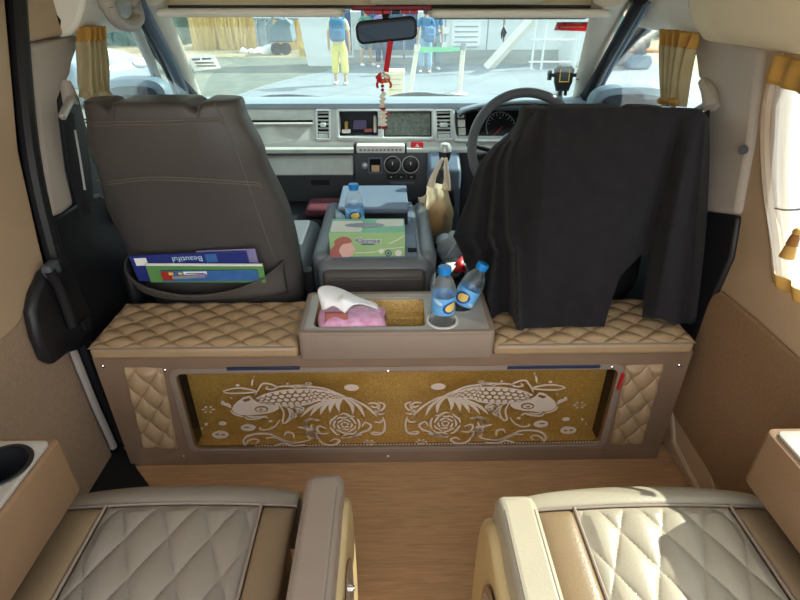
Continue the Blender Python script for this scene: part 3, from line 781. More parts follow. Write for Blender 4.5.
def seam(pts, off=.0015, r=.0018, dbl=.007):
    for k in ((-1, 1) if dbl else (0,)):
        L = spline([rear(p.x, p.z+k*dbl/2, off) for p in pts], 6)
        L = [rear(p.x, p.z, off) for p in L]
        P('seam', G().tube(L, r, 6), 'thread_grey', bk)
def rp(x, y):
    Y = 1.28
    for _ in range(6):
        p = at(x, y, Y=Y); Y = rear(p.x, min(max(p.z, .36), .99)).y
    return at(x, y, Y=Y)
seam([rp(*p) for p in ((84, 121), (120, 123), (170, 122), (212, 120), (224, 124))])
seam([rp(*p) for p in ((97, 181), (140, 179), (200, 180), (250, 183), (262, 186))])
for pts in (((224, 120), (236, 150), (250, 190), (264, 230), (276, 262)), ((214, 104), (224, 120))):
    L = [rp(*p) for p in pts]; P('seam', G().tube(spline(L, 6), .0018, 6), 'thread_grey', bk)
for pts in (((113, 105), (114, 120)), ((200, 104), (198, 119))):
    L = [rp(*p) for p in pts]; P('seam', G().tube([p+Vector((0, -.001, 0)) for p in L], .0022, 6), 'grey_leather', bk)
# pocket
lip = [rp(*p) for p in ((128, 258), (138, 270), (160, 279), (200, 285), (240, 280), (265, 271), (284, 260))]
lx = [p.x for p in lip]; lz = [p.z for p in lip]
def lipz(x):
    for i in range(len(lx)-1):
        if x <= lx[i+1] or i == len(lx)-2:
            t = (x-lx[i])/(lx[i+1]-lx[i]); return lz[i]+(lz[i+1]-lz[i])*t
lips = [(p[0], p[1]) for p in spline([(a, b) for a, b in zip(lx, lz)], 8)]
def lips_at(u):
    f = u*(len(lips)-1); i = min(int(f), len(lips)-2); k = f-i
    return lips[i][0]*(1-k)+lips[i+1][0]*k, lips[i][1]*(1-k)+lips[i+1][1]*k
def pocket(u, v):
    X, zt = lips_at(u)
    z = .447+(zt-.447)*v
    e = 4*u*(1-u)
    off = .004+.062*e**.5*(.35+.65*v)*smooth(0, .25, v+.08)+.003*math.sin(v*9+u*14)*(1-v)*e
    return rear(X, z, off)
pk_ = P('back_pocket', G().grid(pocket, 48, 16), 'grey_leather_light', bk, solid=.003)
P('pocket_hem', G().tube([pocket(i/40, 1) for i in range(41)], .004, 8), 'grey_leather', bk)
# belt buckle stalk, recliner
P('recliner_cover', G().box(-.79, -.755, 1.36, 1.52, .40, .52), 'black_plastic', ps, bevel=.02, seg=3)
P('buckle_stalk', G().tube([(-.25, 1.43, .36), (-.252, 1.40, .50)], .014, 8), 'black_plastic', ps)

def sheet(name, tl, tr, h, Y0, Y1, m, label, cat, t=.005):
    a, b = at(*tl, Y=Y0), at(*tr, Y=Y1)
    M = frame(a, b-a, (0, -.14, 1))
    root = E(name, a-Vector((0, 0, h)), label, cat, 'papers in the seat pocket')
    w = (b-a).length
    P('cover', G().box(0, w, -h, 0, -t/2, t/2, M), m, root, bevel=.001)
    return root, M, w
r_, M, w = sheet('paper_sheet', (196, 251), (255, 248.5), .10, 1.293, 1.291, 'book_lilac', 'lilac paper standing behind the blue magazine in the seat pocket', 'paper', .002)
r_, M, w = sheet('magazine', (128.5, 255.5), (246, 251), .085, 1.286, 1.286, 'book_blue', 'dark blue magazine with white label standing in the grey seat pocket', 'magazine')
P('label_patch', G().box(.012, .045, -.032, -.008, .0026, .0032, M), 'paper_white', r_)
P('title', G().text('Beautiful', .024, .0006, M @ Matrix.Translation((.155, -.016, .003)) @ Matrix.Rotation(PI, 4, 'Z')), 'label_pale', r_)
P('picture', G().box(.205, .235, -.03, -.004, .0026, .0032, M), 'leaf_blue', r_)
r_, M, w = sheet('folder', (145, 264), (263, 264.5), .06, 1.279, 1.280, 'folder_green', 'green folder with pale top edge between magazine and brochure in pocket', 'folder', .004)
P('page_edge', G().box(.002, w-.002, -.004, .001, -.0028, .0026, M), 'paper_white', r_)
r_, M, w = sheet('brochure', (160, 271), (257, 270), .035, 1.272, 1.274, 'leaf_blue', 'red and blue brochure standing frontmost in the grey seat pocket', 'brochure', .003)
P('red_block', G().box(.001, .035, -.03, -.001, .0012, .002, M), 'leaf_red', r_)
P('white_block', G().box(.062, .125, -.012, -.002, .0012, .002, M), 'paper_white', r_)
P('yellow_mark', G().box(.022, .034, -.013, -.004, .002, .0024, M).box(.048, .058, -.012, -.005, .0012, .002, M), 'label_yellow', r_)
P('title', G().box(.07, .117, -.0085, -.006, .002, .0023, M), 'navy_ink', r_)
pn = E('marker_pen', at(188, 276, Y=1.266), 'grey marker pen lying on the brochure in the seat pocket', 'pen')
a, b = at(173, 277.5, Y=1.266), at(206, 276, Y=1.266)
P('barrel', G().tube([a, a+(b-a)*.75], .0055, 10), 'pen_grey', pn); P('cap', G().tube([a+(b-a)*.75, b], .0062, 10), 'book_lilac', pn)
sb = E('drink_bottle', at(192, 306, Y=1.352), 'blue bottle with white label lying behind the left quilted cushion', 'bottle')
a, b = at(168, 308, Y=1.352), at(216, 306.5, Y=1.352)
P('body', G().tube([a, a+(b-a)*.06, a+(b-a)*.45], [.012, .016, .016], 12), 'blue_strip', sb); P('label_band', G().tube([a+(b-a)*.45, a+(b-a)*.72], .0162, 12), 'label_pale', sb)
P('neck', G().tube([a+(b-a)*.72, a+(b-a)*.85, b], [.016, .014, .009], 12), 'book_blue', sb)

# driver seat (under the cloth)
mat('charcoal', '#1b1a1b', .8)
ds = E('driver_seat', (-.52, 1.6, 0), 'driver seat hidden under the black cloth on the right', 'car seat')
seat_shape(ds, 'charcoal', 'charcoal')
place(ds, (.535, 1.665, -.035))

# black cloth over the driver seat
EDGE = [(113, 531), (122, 517), (135, 507), (146, 493), (162, 480), (177, 474), (197, 468), (236, 453), (252, 461)]
topc = spline([(531, 113), (534, 110), (542, 108.8), (565, 108), (610, 107.5), (660, 107), (690, 107.5), (702, 109.5), (709, 117)], 8)
botc = [(0, 461, 252), (.06, 474, 284), (.13, 487, 318), (.18, 505, 321), (.22, 516, 330), (.40, 560, 333), (.585, 603, 332), (.615, 609, 310), (.645, 620, 276), (.68, 640, 256), (.705, 648, 252), (.715, 645, 285), (.73, 642, 317), (.82, 662, 319), (.90, 680, 328), (.95, 692, 331), (1, 703, 300)]
def botp(s):
    for a, b in zip(botc, botc[1:]):
        if s <= b[0]:
            t = (s-a[0])/(b[0]-a[0]); return a[1]+(b[1]-a[1])*t, a[2]+(b[2]-a[2])*t
    return botc[-1][1:]
def topp(s):
    f = s*(len(topc)-1); i = min(int(f), len(topc)-2); k = f-i
    return topc[i]*(1-k)+topc[i+1]*k
def lerpl(K, y):
    for (a, va), (b, vb) in zip(K, K[1:]):
        if y <= b: return va+(vb-va)*max(0, y-a)/(b-a)
    return K[-1][1]
def ridge(s, c, w): return math.exp(-((s-c)/w)**2)
def crease(s, c, w): return 1/(1+((s-c)/w)**2)
def cloth(u, v):
    s = u
    if v < .14:
        k = v/.14; t = 0
    else: k = 1; t = (v-.14)/.86
    T = topp(s); B = botp(s)
    x = T[0]*(1-t)+B[0]*t; y = T[1]*(1-t)+B[1]*t
    x += (lerpl(EDGE, y)-(531+(461-531)*(y-113)/139))*max(0, 1-s/.30)**1.3 if y < 252 else 0
    x += 3*math.sin(PI*t)*smooth(.93, 1, s)
    Y = 1.245-.09*smooth(0, 1, (y-108)/222)
    Y += .24*max(0, 1-s/.30)**1.5+.12*max(0, (s-.93)/.07)**1.5
    amp = t**.7
    c1 = .015+.045*t; c2 = .05+.09*t; c3 = .09+.14*t
    Y -= amp*(.04*crease(s, c1, .014)+.06*crease(s, c2, .013)+.075*crease(s, c3, .016))
    Y += amp*(.03*ridge(s, c1+.045, .025)+.035*ridge(s, c2+.05, .03))
    Y -= amp*(.012*ridge(s, .50, .10)+.045*ridge(s, .80, .06))
    Y += amp*(.050*ridge(s, .70, .035)+.02*ridge(s, .90, .04))
    Y += (.006*math.sin(7*s+4*t)+.003*math.sin(23*s-9*t))*t
    p = at(x, y, Y=Y)
    p.z = max(p.z, .449)
    if k < 1:
        q = 1-k
        p = p+Vector((0, .15*q, .004*math.sin(PI*q)-.05*q))
    return p
cl = P('black_cloth', G().grid(cloth, 190, 90), 'black_cloth', None, 'large black cloth draped in folds over the driver seat', 'cloth', solid=.002, ang=60)

# ================================================================== CENTRE SEAT FOLDED AS A CONSOLE
cs = E('centre_console', (-.06, 1.7, 0), 'folded grey centre seat forming a console table between the front seats', 'console')
P('padded_back', G().box(-.235, .125, 1.435, 1.98, .33, .502), 'slate_leather', cs, bevel=.038, seg=5)
P('seat_base', G().box(-.22, .11, 1.47, 1.95, 0, .33), 'black_plastic', cs)
P('rear_pad', G().box(-.215, .105, 1.418, 1.46, .34, .48), 'grey_leather_light', cs, bevel=.02, seg=4)
P('seam', G().tube([(-.20, 1.4165, .455), (.09, 1.4165, .455)], .0015, 6), 'thread', cs)
for x0, x1 in ((-.252, -.192), (.088, .142)):
    P('side_bolster', G().box(x0, x1, 1.48, 1.97, .36, .515), 'slate_leather', cs, bevel=.025, seg=4)
P('table_panel', G().box(-.188, .082, 1.47, 1.98, .496, .508), 'dash_blue', cs, bevel=.004)
for x0, x1 in ((-.186, -.168), (.052, .080)):
    P('slot', G().box(x0, x1, 1.50, 1.53, .507, .5095), 'black_gap', cs)
P('bin_body', G().box(-.178, .058, 1.735, 1.99, .507, .553), 'black_plastic', cs, bevel=.004)
P('bin_lid', G().box(-.190, .060, 1.722, 1.995, .553, .570), 'dash_blue', cs, bevel=.006, seg=3)

# Kleenex box, bottle and paper on the console
kb = E('tissue_box', (-.07, 1.52, .508), 'green and mint tissue box with printed woman, on the grey console', 'tissue box')
a, b = at(330.5, 259, Y=1.468), at(405, 259, Y=1.468)
KX0, KX1, KZ0, KZ1, KY0, KY1 = a.x, b.x, .5085, .588, 1.468, 1.585
P('carton', G().box(KX0, KX1, KY0, KY1, KZ0, KZ1), 'kleenex_green', kb, bevel=.0015)
P('top_print', G().box(KX0+.001, KX1-.001, KY0+.001, KY1-.001, KZ1-.0005, KZ1+.0008), 'kleenex_mint', kb)
MT = Matrix.Translation((0, 0, KZ1+.0012))
P('top_band', G().plate([rrect(KX0+.004, KX0+.10, KY0+.008, KY1-.02, .01)], .0006, MT).plate([rrect(KX1-.09, KX1-.004, KY0+.05, KY1-.01, .01)], .0006, MT), 'off_white', kb)
P('opening', G().plate([circ((KX0+KX1)/2-.01, (KY0+KY1)/2, .062, 24, .018)], .0012, Matrix.Translation((0, 0, KZ1+.0018))), 'pen_grey', kb)
MK = onY(KY0-.0006); kw = KX1-KX0; kh = KZ1-KZ0
def kp(u, v): return (KX0+kw*u/74.0, KZ1-kh*v/27.0)
P('brand_name', G().text('Kleenex', .0235, .0006, MK @ Matrix.Translation((*kp(37.5, 8.5), .0006)) @ Matrix.Rotation(R(-2), 4, 'Z'), bold=.0002, shear=.1), 'navy_ink', kb)
P('brand_outline', G().text('Kleenex', .0235, .0006, MK @ Matrix.Translation((*kp(37.5, 8.5), 0)) @ Matrix.Rotation(R(-2), 4, 'Z'), bold=.0013, shear=.1), 'paper_white', kb)
P('small_print', G().box(*[kp(31, 0)[0], kp(44, 0)[0]], KY0-.0009, KY0-.0003, kp(0, 13.2)[1], kp(0, 12.0)[1]), 'navy_ink', kb)
hair_ = spline([kp(*p) for p in ((0, 27), (0, 20), (5, 13), (5, 9), (10, 5), (17, 4), (22, 8), (20, 11), (14, 12), (10, 16), (9, 20), (12, 27))], 5)
face_ = spline([kp(*p) for p in ((10, 27), (9, 20), (13, 13), (20, 10), (23, 14), (25, 18), (23, 21), (22, 25), (18, 27))], 5)
P('face_print', G().plate([face_], .0005, MK), 'pink_pale', kb); P('hair_print', G().plate([hair_], .0006, MK @ Matrix.Translation((0, 0, .0006))), 'pink_brown', kb)
P('wave_print', G().ribbon([kp(*p) for p in spline([(24, 22), (35, 22), (45, 21), (55, 18), (64, 17), (74, 16)], 5)], .003, MK).ribbon([kp(*p) for p in spline([(58, 12), (66, 8), (73, 3)], 5)], .004, MK), 'off_white', kb)
P('round_seal', G().plate([circ(*kp(57.5, 23), .0105, 16), circ(*kp(57.5, 23), .008, 16)], .0006, MK).plate([circ(*kp(57.5, 23), .004, 10)], .0006, MK), 'navy_ink', kb)
P('round_seal', G().plate([circ(*kp(67.5, 23), .0105, 16)], .0006, MK).plate([circ(*kp(50.5, 20.5), .008, 12)], .0006, MK), 'off_white', kb)
bottle((at(355, 218, Y=1.645).x, 1.645, .509), (0, 0, 0), 'upright water bottle standing on the console behind the green tissue box', h=.176, turn=.1)
q = at(339, 218, Y=1.63)
P('paper_card', G().add([at(335.5, 221, Y=1.61), at(345, 221, Y=1.61), at(345, 216, Y=1.63), at(335.5, 209, Y=1.64)], [(0, 1, 2, 3)]), 'label_pale', None, 'pale blue folded card leaning beside the console bottle', 'card', solid=.002)

# ================================================================== DASHBOARD
P('engine_cover', G().box(.15, .29, 1.40, 1.80, 0, .395), 'cab_carpet', None, kind='structure', bevel=.02)
db = E('dashboard', (0, 2.3, .5), 'grey dashboard with vents, screen and instrument cluster across the van front', 'dashboard')
YD = 2.2
def fx(x, y): p = at(x, y, Y=YD); return (p.x, p.z)
def frect(x0, y0, x1, y1, r=.008):
    a, b = fx(x0, y0), fx(x1, y1); return rrect(a[0], b[0], b[1], a[1], r)
P('top_pad', G().prism([(2.62, .79), (2.52, .818), (2.38, .832), (2.33, .832), (2.297, .824), (2.292, .806), (2.32, .79), (2.62, .76)], 0, -.84, .86), 'dash_top', db, ang=50)
SHEAR[0] = True
holes = [frect(314, 112, 328.5, 139.5, .004), frect(336.5, 112, 378.5, 138), frect(382.5, 112, 433, 138.5), frect(438, 112, 452, 139.5, .004), [fx(456.5, 138), fx(456, 112), fx(463, 109.5), fx(480, 108.5), fx(566, 108.5), fx(574, 112), fx(576, 139)]]
P('fascia', G().plate([[(-.84, .652), (.86, .652), (.86, .820), (-.84, .820)]]+holes, .02, onY(YD+.01), .003), 'dash_light', db)
P('fascia_rim', G().plate([frect(334.5, 110.5, 435, 140, .012), holes[1], holes[2]], .008, onY(YD-.003), .002).plate([frect(312.5, 110.5, 330, 141, .008), holes[0]], .006, onY(YD-.002), .002).plate([frect(436.5, 110.5, 453.5, 141, .008), holes[3]], .006, onY(YD-.002), .002), 'silver_trim', db)
P('cluster_rim', G().tube(spline([(*fx(456, 112)[:1], YD-.004, fx(456, 112)[1]), (fx(455.5, 120)[0], YD-.004, fx(455.5, 128)[1]), (fx(456, 137)[0], YD-.004, fx(456, 137)[1]), (fx(460, 140.5)[0], YD-.004, fx(460, 140.5)[1]), (fx(500, 141)[0], YD-.004, fx(500, 141)[1]), (fx(575, 141)[0], YD-.004, fx(575, 141)[1])], 5), .007, 8), 'silver_trim', db)
P('backing', G().box(-.84, .86, 2.34, 2.36, .64, .80), 'black_gap', db)
P('lower_lip', G().prism([(2.185, .662), (2.20, .668), (2.24, .66), (2.24, .645), (2.19, .645)], 0, -.84, .86), 'dash_light', db, bevel=.003)
# passenger upper tray line
a, b = fx(250, 122.5), fx(310.5, 122.5)
P('tray_slot', G().box(a[0]-.28, b[0], YD-.0015, YD+.002, a[1]-.006, a[1]+.004), 'black_gap', db)
P('tray_ridge', G().box(a[0]-.28, b[0], YD-.012, YD+.004, a[1]-.013, a[1]-.005), 'dash_light', db, bevel=.003)
a = fx(311.2, 100); P('panel_gap', G().box(a[0]-.0015, a[0]+.0015, YD-.001, YD+.002, .745, .818), 'black_gap', db)
# vents
for x0, x1 in ((314, 328.5), (438, 452)):
    (xa, za), (xb, zb) = fx(x0, 112), fx(x1, 139.5)
    v = P('air_vent', G().box(xa, xb, YD+.03, YD+.034, zb, za).box(xa-.003, xa, YD, YD+.03, zb, za).box(xb, xb+.003, YD, YD+.03, zb, za), 'black_gap', db)
    for k in range(6):
        z = za-(za-zb)*(k+.55)/7.2
        P('slat', G().box(xa, xb, YD+.002, YD+.022, z-.0035, z+.0015), 'dash_light', v, bevel=.001)
    P('slider', G().box(xa+.014, xb-.014, YD-.005, YD+.02, zb+.045, zb+.062), 'silver_trim', v, bevel=.003)
    P('vent_wheel', G().box(xa+.004, xb-.004, YD-.002, YD+.02, zb+.002, zb+.019), 'dash_light', v, bevel=.003)
# open pocket with papers
(xa, za), (xb, zb) = fx(336.5, 112), fx(378.5, 138)
P('pocket', G().box(xa, xb, 2.32, 2.325, zb, za).box(xa-.004, xa, YD+.01, 2.32, zb, za).box(xb, xb+.004, YD+.01, 2.32, zb, za).box(xa, xb, YD+.01, 2.32, zb-.004, zb).box(xa, xb, YD+.01, 2.32, za, za+.004), 'dash_dark', db)
P('screen', G().plate([frect(384, 113.2, 431.8, 137.2, .005)], .006, onY(YD+.012), .001), 'screen', db)
P('screen_bezel', G().plate([frect(382, 111.6, 433.4, 139, .006), frect(384.6, 113.8, 431.2, 136.8, .004)], .010, onY(YD+.012), .001), 'gauge_black', db)
a, b = fx(411, 142.3), fx(423.5, 148)
hz = P('hazard_button', G().box(a[0], b[0], YD-.008, YD+.004, b[1], a[1]), 'red_plastic', db, bevel=.002)
tri = [((a[0]+b[0])/2-.008, b[1]+.006), ((a[0]+b[0])/2+.008, b[1]+.006), ((a[0]+b[0])/2, b[1]+.018)]
P('triangle_mark', G().plate([tri, [((p[0]-tri[2][0])*.5+tri[2][0], (p[1]-b[1]-.010)*.5+b[1]+.010) for p in tri]], .0008, onY(YD-.0085)), 'white_plastic', hz)
# instrument cluster
P('cluster_face', G().prism([(2.30, .83), (2.305, .83), (2.245, .67), (2.24, .67)], 0, fx(456, 120)[0], .83), 'gauge_black', db)
P('cluster_hood', G().grid(lambda u, v: Vector((.275+.58*u, 2.14+.22*v, .812+.048*math.sin(PI*u)**.6*(1-.15*v)-.006)), 30, 6), 'dash_top', db, solid=.012)
P('hood_lining', G().grid(lambda u, v: Vector((.285+.56*u, 2.15+.15*v, .798+.046*math.sin(PI*u)**.6*(1-.15*v)-.006)), 30, 6), 'gauge_black', db, solid=.003)
def gauge(cx, cz, r, nm):
    Yg = 2.262; Mg = frame((cx, Yg, cz), (1, 0, 0), (0, .35, 1))
    g = P(nm, G().plate([circ(0, 0, r, 36), circ(0, 0, r-.004, 36)], .003, Mg), 'pen_grey', db)
    t = G()
    for k in range(19):
        an = R(220-k*260/18); l = .012 if k % 2 == 0 else .006
        t.ribbon([((r-.006)*math.cos(an), (r-.006)*math.sin(an)), ((r-.006-l)*math.cos(an), (r-.006-l)*math.sin(an))], .0022, Mg)
    for k in range(7):
        an = R(220-k*260/6)
        t.text(str(k*20), .011, .0005, Mg @ Matrix.Translation(((r-.026)*math.cos(an), (r-.026)*math.sin(an), 0)))
    t.text('km/h', .010, .0005, Mg @ Matrix.Translation((0, .022, 0)))
    P('gauge_marks', t, 'gauge_white', g, flatshade=True)
    P('needle', G().box(-.0015, .0015, -.01, r*.75, .002, .004, Mg @ Matrix.Rotation(R(130), 4, 'Z')), 'red_plastic', g)
c = at(503, 129, Y=2.262); gauge(c.x, c.z, .066, 'speedometer')
for k, y in enumerate((116, 125, 133)):
    (xa, za), (xb, zb) = fx(460, y-3.5), fx(467, y+3.5)
    P('switch', G().box(xa, xb, YD+.004, YD+.02, zb, za), 'dash_light' if k != 1 else 'white_plastic', db, bevel=.003)
P('switch_panel', G().box(fx(457.5, 113)[0], fx(469, 113)[0], YD+.015, YD+.03, fx(0, 139)[1], fx(0, 112)[1]), 'dash_dark', db)
SHEAR[0] = False
# lower dash
a, b = fx(268, 153.5), fx(354, 172)
P('glove_flap', G().prism([(2.225, .640), (2.205, .637), (2.185, .622), (2.15, b[1]), (2.2, b[1]-.004), (2.24, .60), (2.24, .64)], 0, -.83, b[0]), 'dash_light', db, bevel=.006, seg=3)
P('glove_box', G().box(-.83, b[0]+.01, 2.20, 2.5, .30, .640), 'dash_dark', db, bevel=.006)
a = fx(320, 180); P('glove_latch', G().box(a[0]-.04, a[0]+.04, 2.192, 2.2, a[1]-.02, a[1]), 'black_plastic', db, bevel=.003)
(xa, za), (xb, zb) = fx(353, 150), fx(437, 187)
P('centre_stack', G().box(xa, xb, 2.185, 2.4, .25, za), 'dash_dark', db, bevel=.008)
P('column_cover', G().box(.28, .83, 2.22, 2.5, .30, .652), 'dash_dark', db, bevel=.01)
P('gear_panel', G().prism([(2.18, .652), (2.09, .60), (2.06, .30), (2.2, .28), (2.2, .652)], 0, fx(427, 155)[0], fx(459, 155)[0]), 'dash_blue', db, bevel=.015, seg=3)
YS = 2.184
for x in (392.5, 410.3):
    c = fx(x, 163.2)
    k = P('knob', G().lathe([(.036, 0), (.036, .006), (.031, .010), (.029, .022), (.020, .025)], 28, frame((c[0], YS, c[1]), (1, 0, 0), (0, 0, 1))), 'black_plastic', db)
    P('knob_ring', G().lathe([(.0365, .005), (.0365, .008), (.0335, .008), (.0335, .005)], 28, frame((c[0], YS, c[1]), (1, 0, 0), (0, 0, 1)), cap=False), 'silver_trim', k)
    g = G(); Mk = frame((c[0], YS-.0255, c[1]), (1, 0, 0), (0, 0, 1))
    for i in range(7):
        an = R(210-i*40); g.plate([circ(.027*math.cos(an), .027*math.sin(an), .0035, 6)], .001, Mk @ Matrix.Translation((0, 0, -.012)))
    g.ribbon([(0, .004), (0, .017)], .004, Mk)
    P('knob_marks', g, 'gauge_white', k)
a, b = fx(369.5, 157.5), fx(381, 171)
P('card_slot', G().box(a[0], b[0], YS-.001, YS+.004, b[1], a[1]), 'black_gap', db); P('card_slot_frame', G().plate([rrect(a[0]-.005, b[0]+.005, b[1]-.005, a[1]+.005, .004), rrect(a[0], b[0], b[1], a[1], .003)], .008, onY(YS-.002), .001), 'dash_blue', db)
P('slot_card', G().box(a[0]+.008, b[0]-.006, YS-.004, YS+.002, b[1]+.003, b[1]+.03), 'snack_tan', db)
a = fx(365, 164); P('ignition_dial', G().lathe([(.013, 0), (.013, .012), (.006, .016)], 14, frame((a[0], YS, a[1]), (1, 0, 0), (0, 0, 1))), 'silver_trim', db)
for i, (x0, x1) in enumerate(((386.5, 395.5), (396.5, 405.5), (406.5, 416))):
    a, b = fx(x0, 173), fx(x1, 178); P('button', G().box(a[0], b[0], YS-.006, YS+.004, b[1], a[1]), 'black_plastic', db, bevel=.002)
    P('button_mark', G().box((a[0]+b[0])/2-.004, (a[0]+b[0])/2+.004, YS-.0066, YS-.005, (a[1]+b[1])/2-.002, (a[1]+b[1])/2+.002), 'gauge_white', db)
a, b = fx(390, 180.5), fx(414, 183); P('button', G().box(a[0], b[0], YS-.004, YS+.004, b[1], a[1]), 'dash_blue', db, bevel=.002)

# white control strip stuck on the dash edge
wb = E('control_strip', (*[fx(380, 150)[0]], 2.16, fx(380, 150)[1]), 'white control strip with a row of small buttons below screen', 'control strip')
a, b = fx(357, 142.5), fx(404.5, 149.8)
P('body', G().box(a[0], b[0], 2.145, 2.188, b[1], a[1]), 'white_plastic', wb, bevel=.004)
for i in range(11):
    X = a[0]+.018+i*(b[0]-a[0]-.036)/10
    P('button', G().box(X-.005, X+.005, 2.142, 2.147, a[1]-.022, a[1]-.013), 'pen_grey', wb, bevel=.001)
P('end_clip', G().box(a[0]-.012, a[0], 2.15, 2.185, b[1]-.004, a[1]+.004), 'black_plastic', wb, bevel=.003)
P('end_clip', G().box(b[0], b[0]+.008, 2.15, 2.185, b[1]-.004, a[1]+.002), 'black_plastic', wb, bevel=.003)

SHEAR[0] = True
# papers in the pocket
for i, (x0, x1, y0, y1, Yp, m, lab, cat) in enumerate(((341, 350, 131, 136.5, 2.24, 'paper_white', 'white card box lying in left of open dash pocket', 'box'), (352, 366, 121, 130, 2.30, 'book_lilac', 'dark lilac pamphlet standing at back of open dash pocket', 'pamphlet'), (364, 372, 130, 136.5, 2.26, 'pink_brown', 'pinkish packet lying in right of open dash pocket', 'packet'), (343.5, 347, 123, 131, 2.28, 'label_yellow', 'small yellow tube standing at left in dash pocket', 'tube'), (373, 376.5, 117, 137, 2.25, 'off_white', 'white papers standing at right end of dash pocket', 'paper'), (338.2, 340, 119, 137, 2.25, 'paper_white', 'white papers standing at left end of dash pocket', 'paper'))):
    a, b = at(x0, y0, Y=Yp), at(x1, y1, Y=Yp)
    nm = {'box': 'card_box', 'pamphlet': 'pamphlet', 'packet': 'packet', 'tube': 'small_tube', 'paper': 'papers'}[cat]
    P(nm, G().box(a.x, b.x, Yp, Yp+.02, max(b.z, fx(0, 138)[1]+.001), a.z), m, None, lab, cat, bevel=.002)

SHEAR[0] = False
# steering wheel
sw = E('steering_wheel', at(525, 147, Y=1.82), 'grey steering wheel in front of instrument cluster, right of gear lever', 'steering wheel')
c = at(525, 148, Y=1.82)
Mw = frame(c, (1, 0, 0), (0, .42, 1)) ; RW = .185
P('rim', G().tube([Mw @ Vector((RW*math.cos(2*PI*k/64), RW*math.sin(2*PI*k/64), 0)) for k in range(64)], .0165, 12, closed=True), 'steering', sw)
P('hub', G().box(-.075, .075, -.06, .055, -.05, -.005, Mw), 'dash_blue', sw, bevel=.025, seg=4)
for an in (190, -10, 235, -55):
    a = R(an); P('spoke', G().tube([Mw @ Vector((.06*math.cos(a), .05*math.sin(a), -.03)), Mw @ Vector((.12*math.cos(a), .12*math.sin(a), -.02)), Mw @ Vector((RW*math.cos(a), RW*math.sin(a), 0))], [.022, .014, .012], 10), 'silver_trim' if an in (235, -55) else 'black_plastic', sw)
P('column', G().tube([Mw @ Vector((0, 0, -.04)), Mw @ Vector((0, -.05, -.36))], .05, 14), 'black_plastic', sw)
P('stalk', G().tube([Mw @ Vector((-.05, -.01, -.09)), Mw @ Vector((-.19, .03, -.09))], .008, 8), 'black_plastic', sw)

# gear lever
gl = E('gear_lever', at(445, 205, Y=2.02), 'gear lever with silver topped knob and hanging plastic bag', 'gear lever')
k = at(445, 150, Y=2.0)
P('knob', G().lathe([(.012, -.045), (.020, -.035), (.024, -.01), (.024, .008), (.016, .022), (.004, .026)], 18, Matrix.Translation(k)), 'black_plastic', gl)
P('knob_cap', G().lathe([(.0245, -.004), (.0245, .010), (.0165, .024), (.002, .029)], 18, Matrix.Translation(k)), 'silver_trim', gl)
P('stick', G().tube([k+Vector((0, 0, -.04)), k+Vector((0, .03, -.13)), k+Vector((0, .08, -.2))], .012, 10), 'chrome', gl)
P('boot', G().lathe([(.055, -.23), (.045, -.17), (.03, -.12), (.018, -.085)], 18, Matrix.Translation(k+Vector((0, .04, 0)))), 'black_plastic', gl)

# ================================================================== BAGS
wbg = E('plastic_bag', at(437, 238, Y=1.93), 'cream white plastic carrier bag of snacks hanging from the gear lever', 'bag')
ck = at(437, 215, Y=1.93)
def bagf(u, v):
    an = 2*PI*u
    y = 186+(240-186)*v
    wl = lerpk([(0, 9), (.25, 12), (.6, 15.5), (.85, 15), (1, 9)], v); cx = lerpk([(0, 437), (.5, 437), (1, 436)], v)
    w_ = 1+.10*math.sin(5*an+6*v)+.06*math.sin(9*an-8*v)
    p = at(cx+wl*math.cos(an)*w_, y+2.0*math.sin(3*an)*(v > .1), Y=1.93)
    return p+Vector((0, .045*math.sin(an)*w_*(.4+.6*math.sin(PI*min(v+.15, 1))), 0))
P('bag_body', G().grid(bagf, 40, 18, cu=True), 'thin_bag', wbg, ang=50)
for pts in ([(431, 188), (433, 178), (439, 165), (443, 158)], [(446, 190), (447, 178), (446, 166), (446, 158)]):
    P('handle', G().tube(spline([at(x, y, Y=1.95) for x, y in pts], 5), [.019, .018, .016, .014, .013, .012, .011, .010, .009, .009, .008, .008, .007, .007, .006, .006], 8, flat=.35, upv=(0, 1, 0)), 'bag_white', wbg)
P('bag_flap', G().grid(lambda u, v: at(418+16*u+3*v, 197+16*v-6*u*(1-v)+1.5*math.sin(6*u), Y=1.95-.02*u), 10, 8), 'bag_white', wbg, solid=.001)
for i, (x, y, r, lab) in enumerate(((434, 222, .036, 'crumpled tan snack packet low in the hanging carrier bag'), (440, 208, .030, 'tan snack packet on top inside the hanging carrier bag'))):
    g = G().ball(at(x, y, Y=1.93), (r, .028, r*1.1), 16, 12)
    g.v = [q+Vector((mnoise.noise(q*40)*.008, mnoise.noise(q*40+Vector((9, 0, 0)))*.008, mnoise.noise(q*40+Vector((0, 9, 0)))*.008)) for q in g.v]
    P('snack_packet', g, 'snack_tan', None, lab, 'snack packet')
def lump(name, cx, cy, Y, rx, ry, rz, m, lab, cat, amp=.012, fr=22):
    g = G().ball(at(cx, cy, Y=Y), (rx, ry, rz), 26, 18)
    g.v = [q+Vector((mnoise.noise(q*fr), mnoise.noise(q*fr+Vector((7, 0, 0))), mnoise.noise(q*fr+Vector((0, 7, 0)))))*amp for q in g.v]
    return P(name, g, m, None, lab, cat)
lump('plastic_bag', 450, 247, 1.70, .048, .06, .055, 'bag_grey', 'crumpled grey plastic bag stuffed between console and black cloth', 'bag', .02, 30)
lump('snack_bag', 453, 270, 1.56, .05, .05, .035, 'black_plastic', 'black snack bag wedged behind the two tray bottles', 'bag', .012, 28)
a, b = at(446, 262, Y=1.52), at(462, 259, Y=1.52)
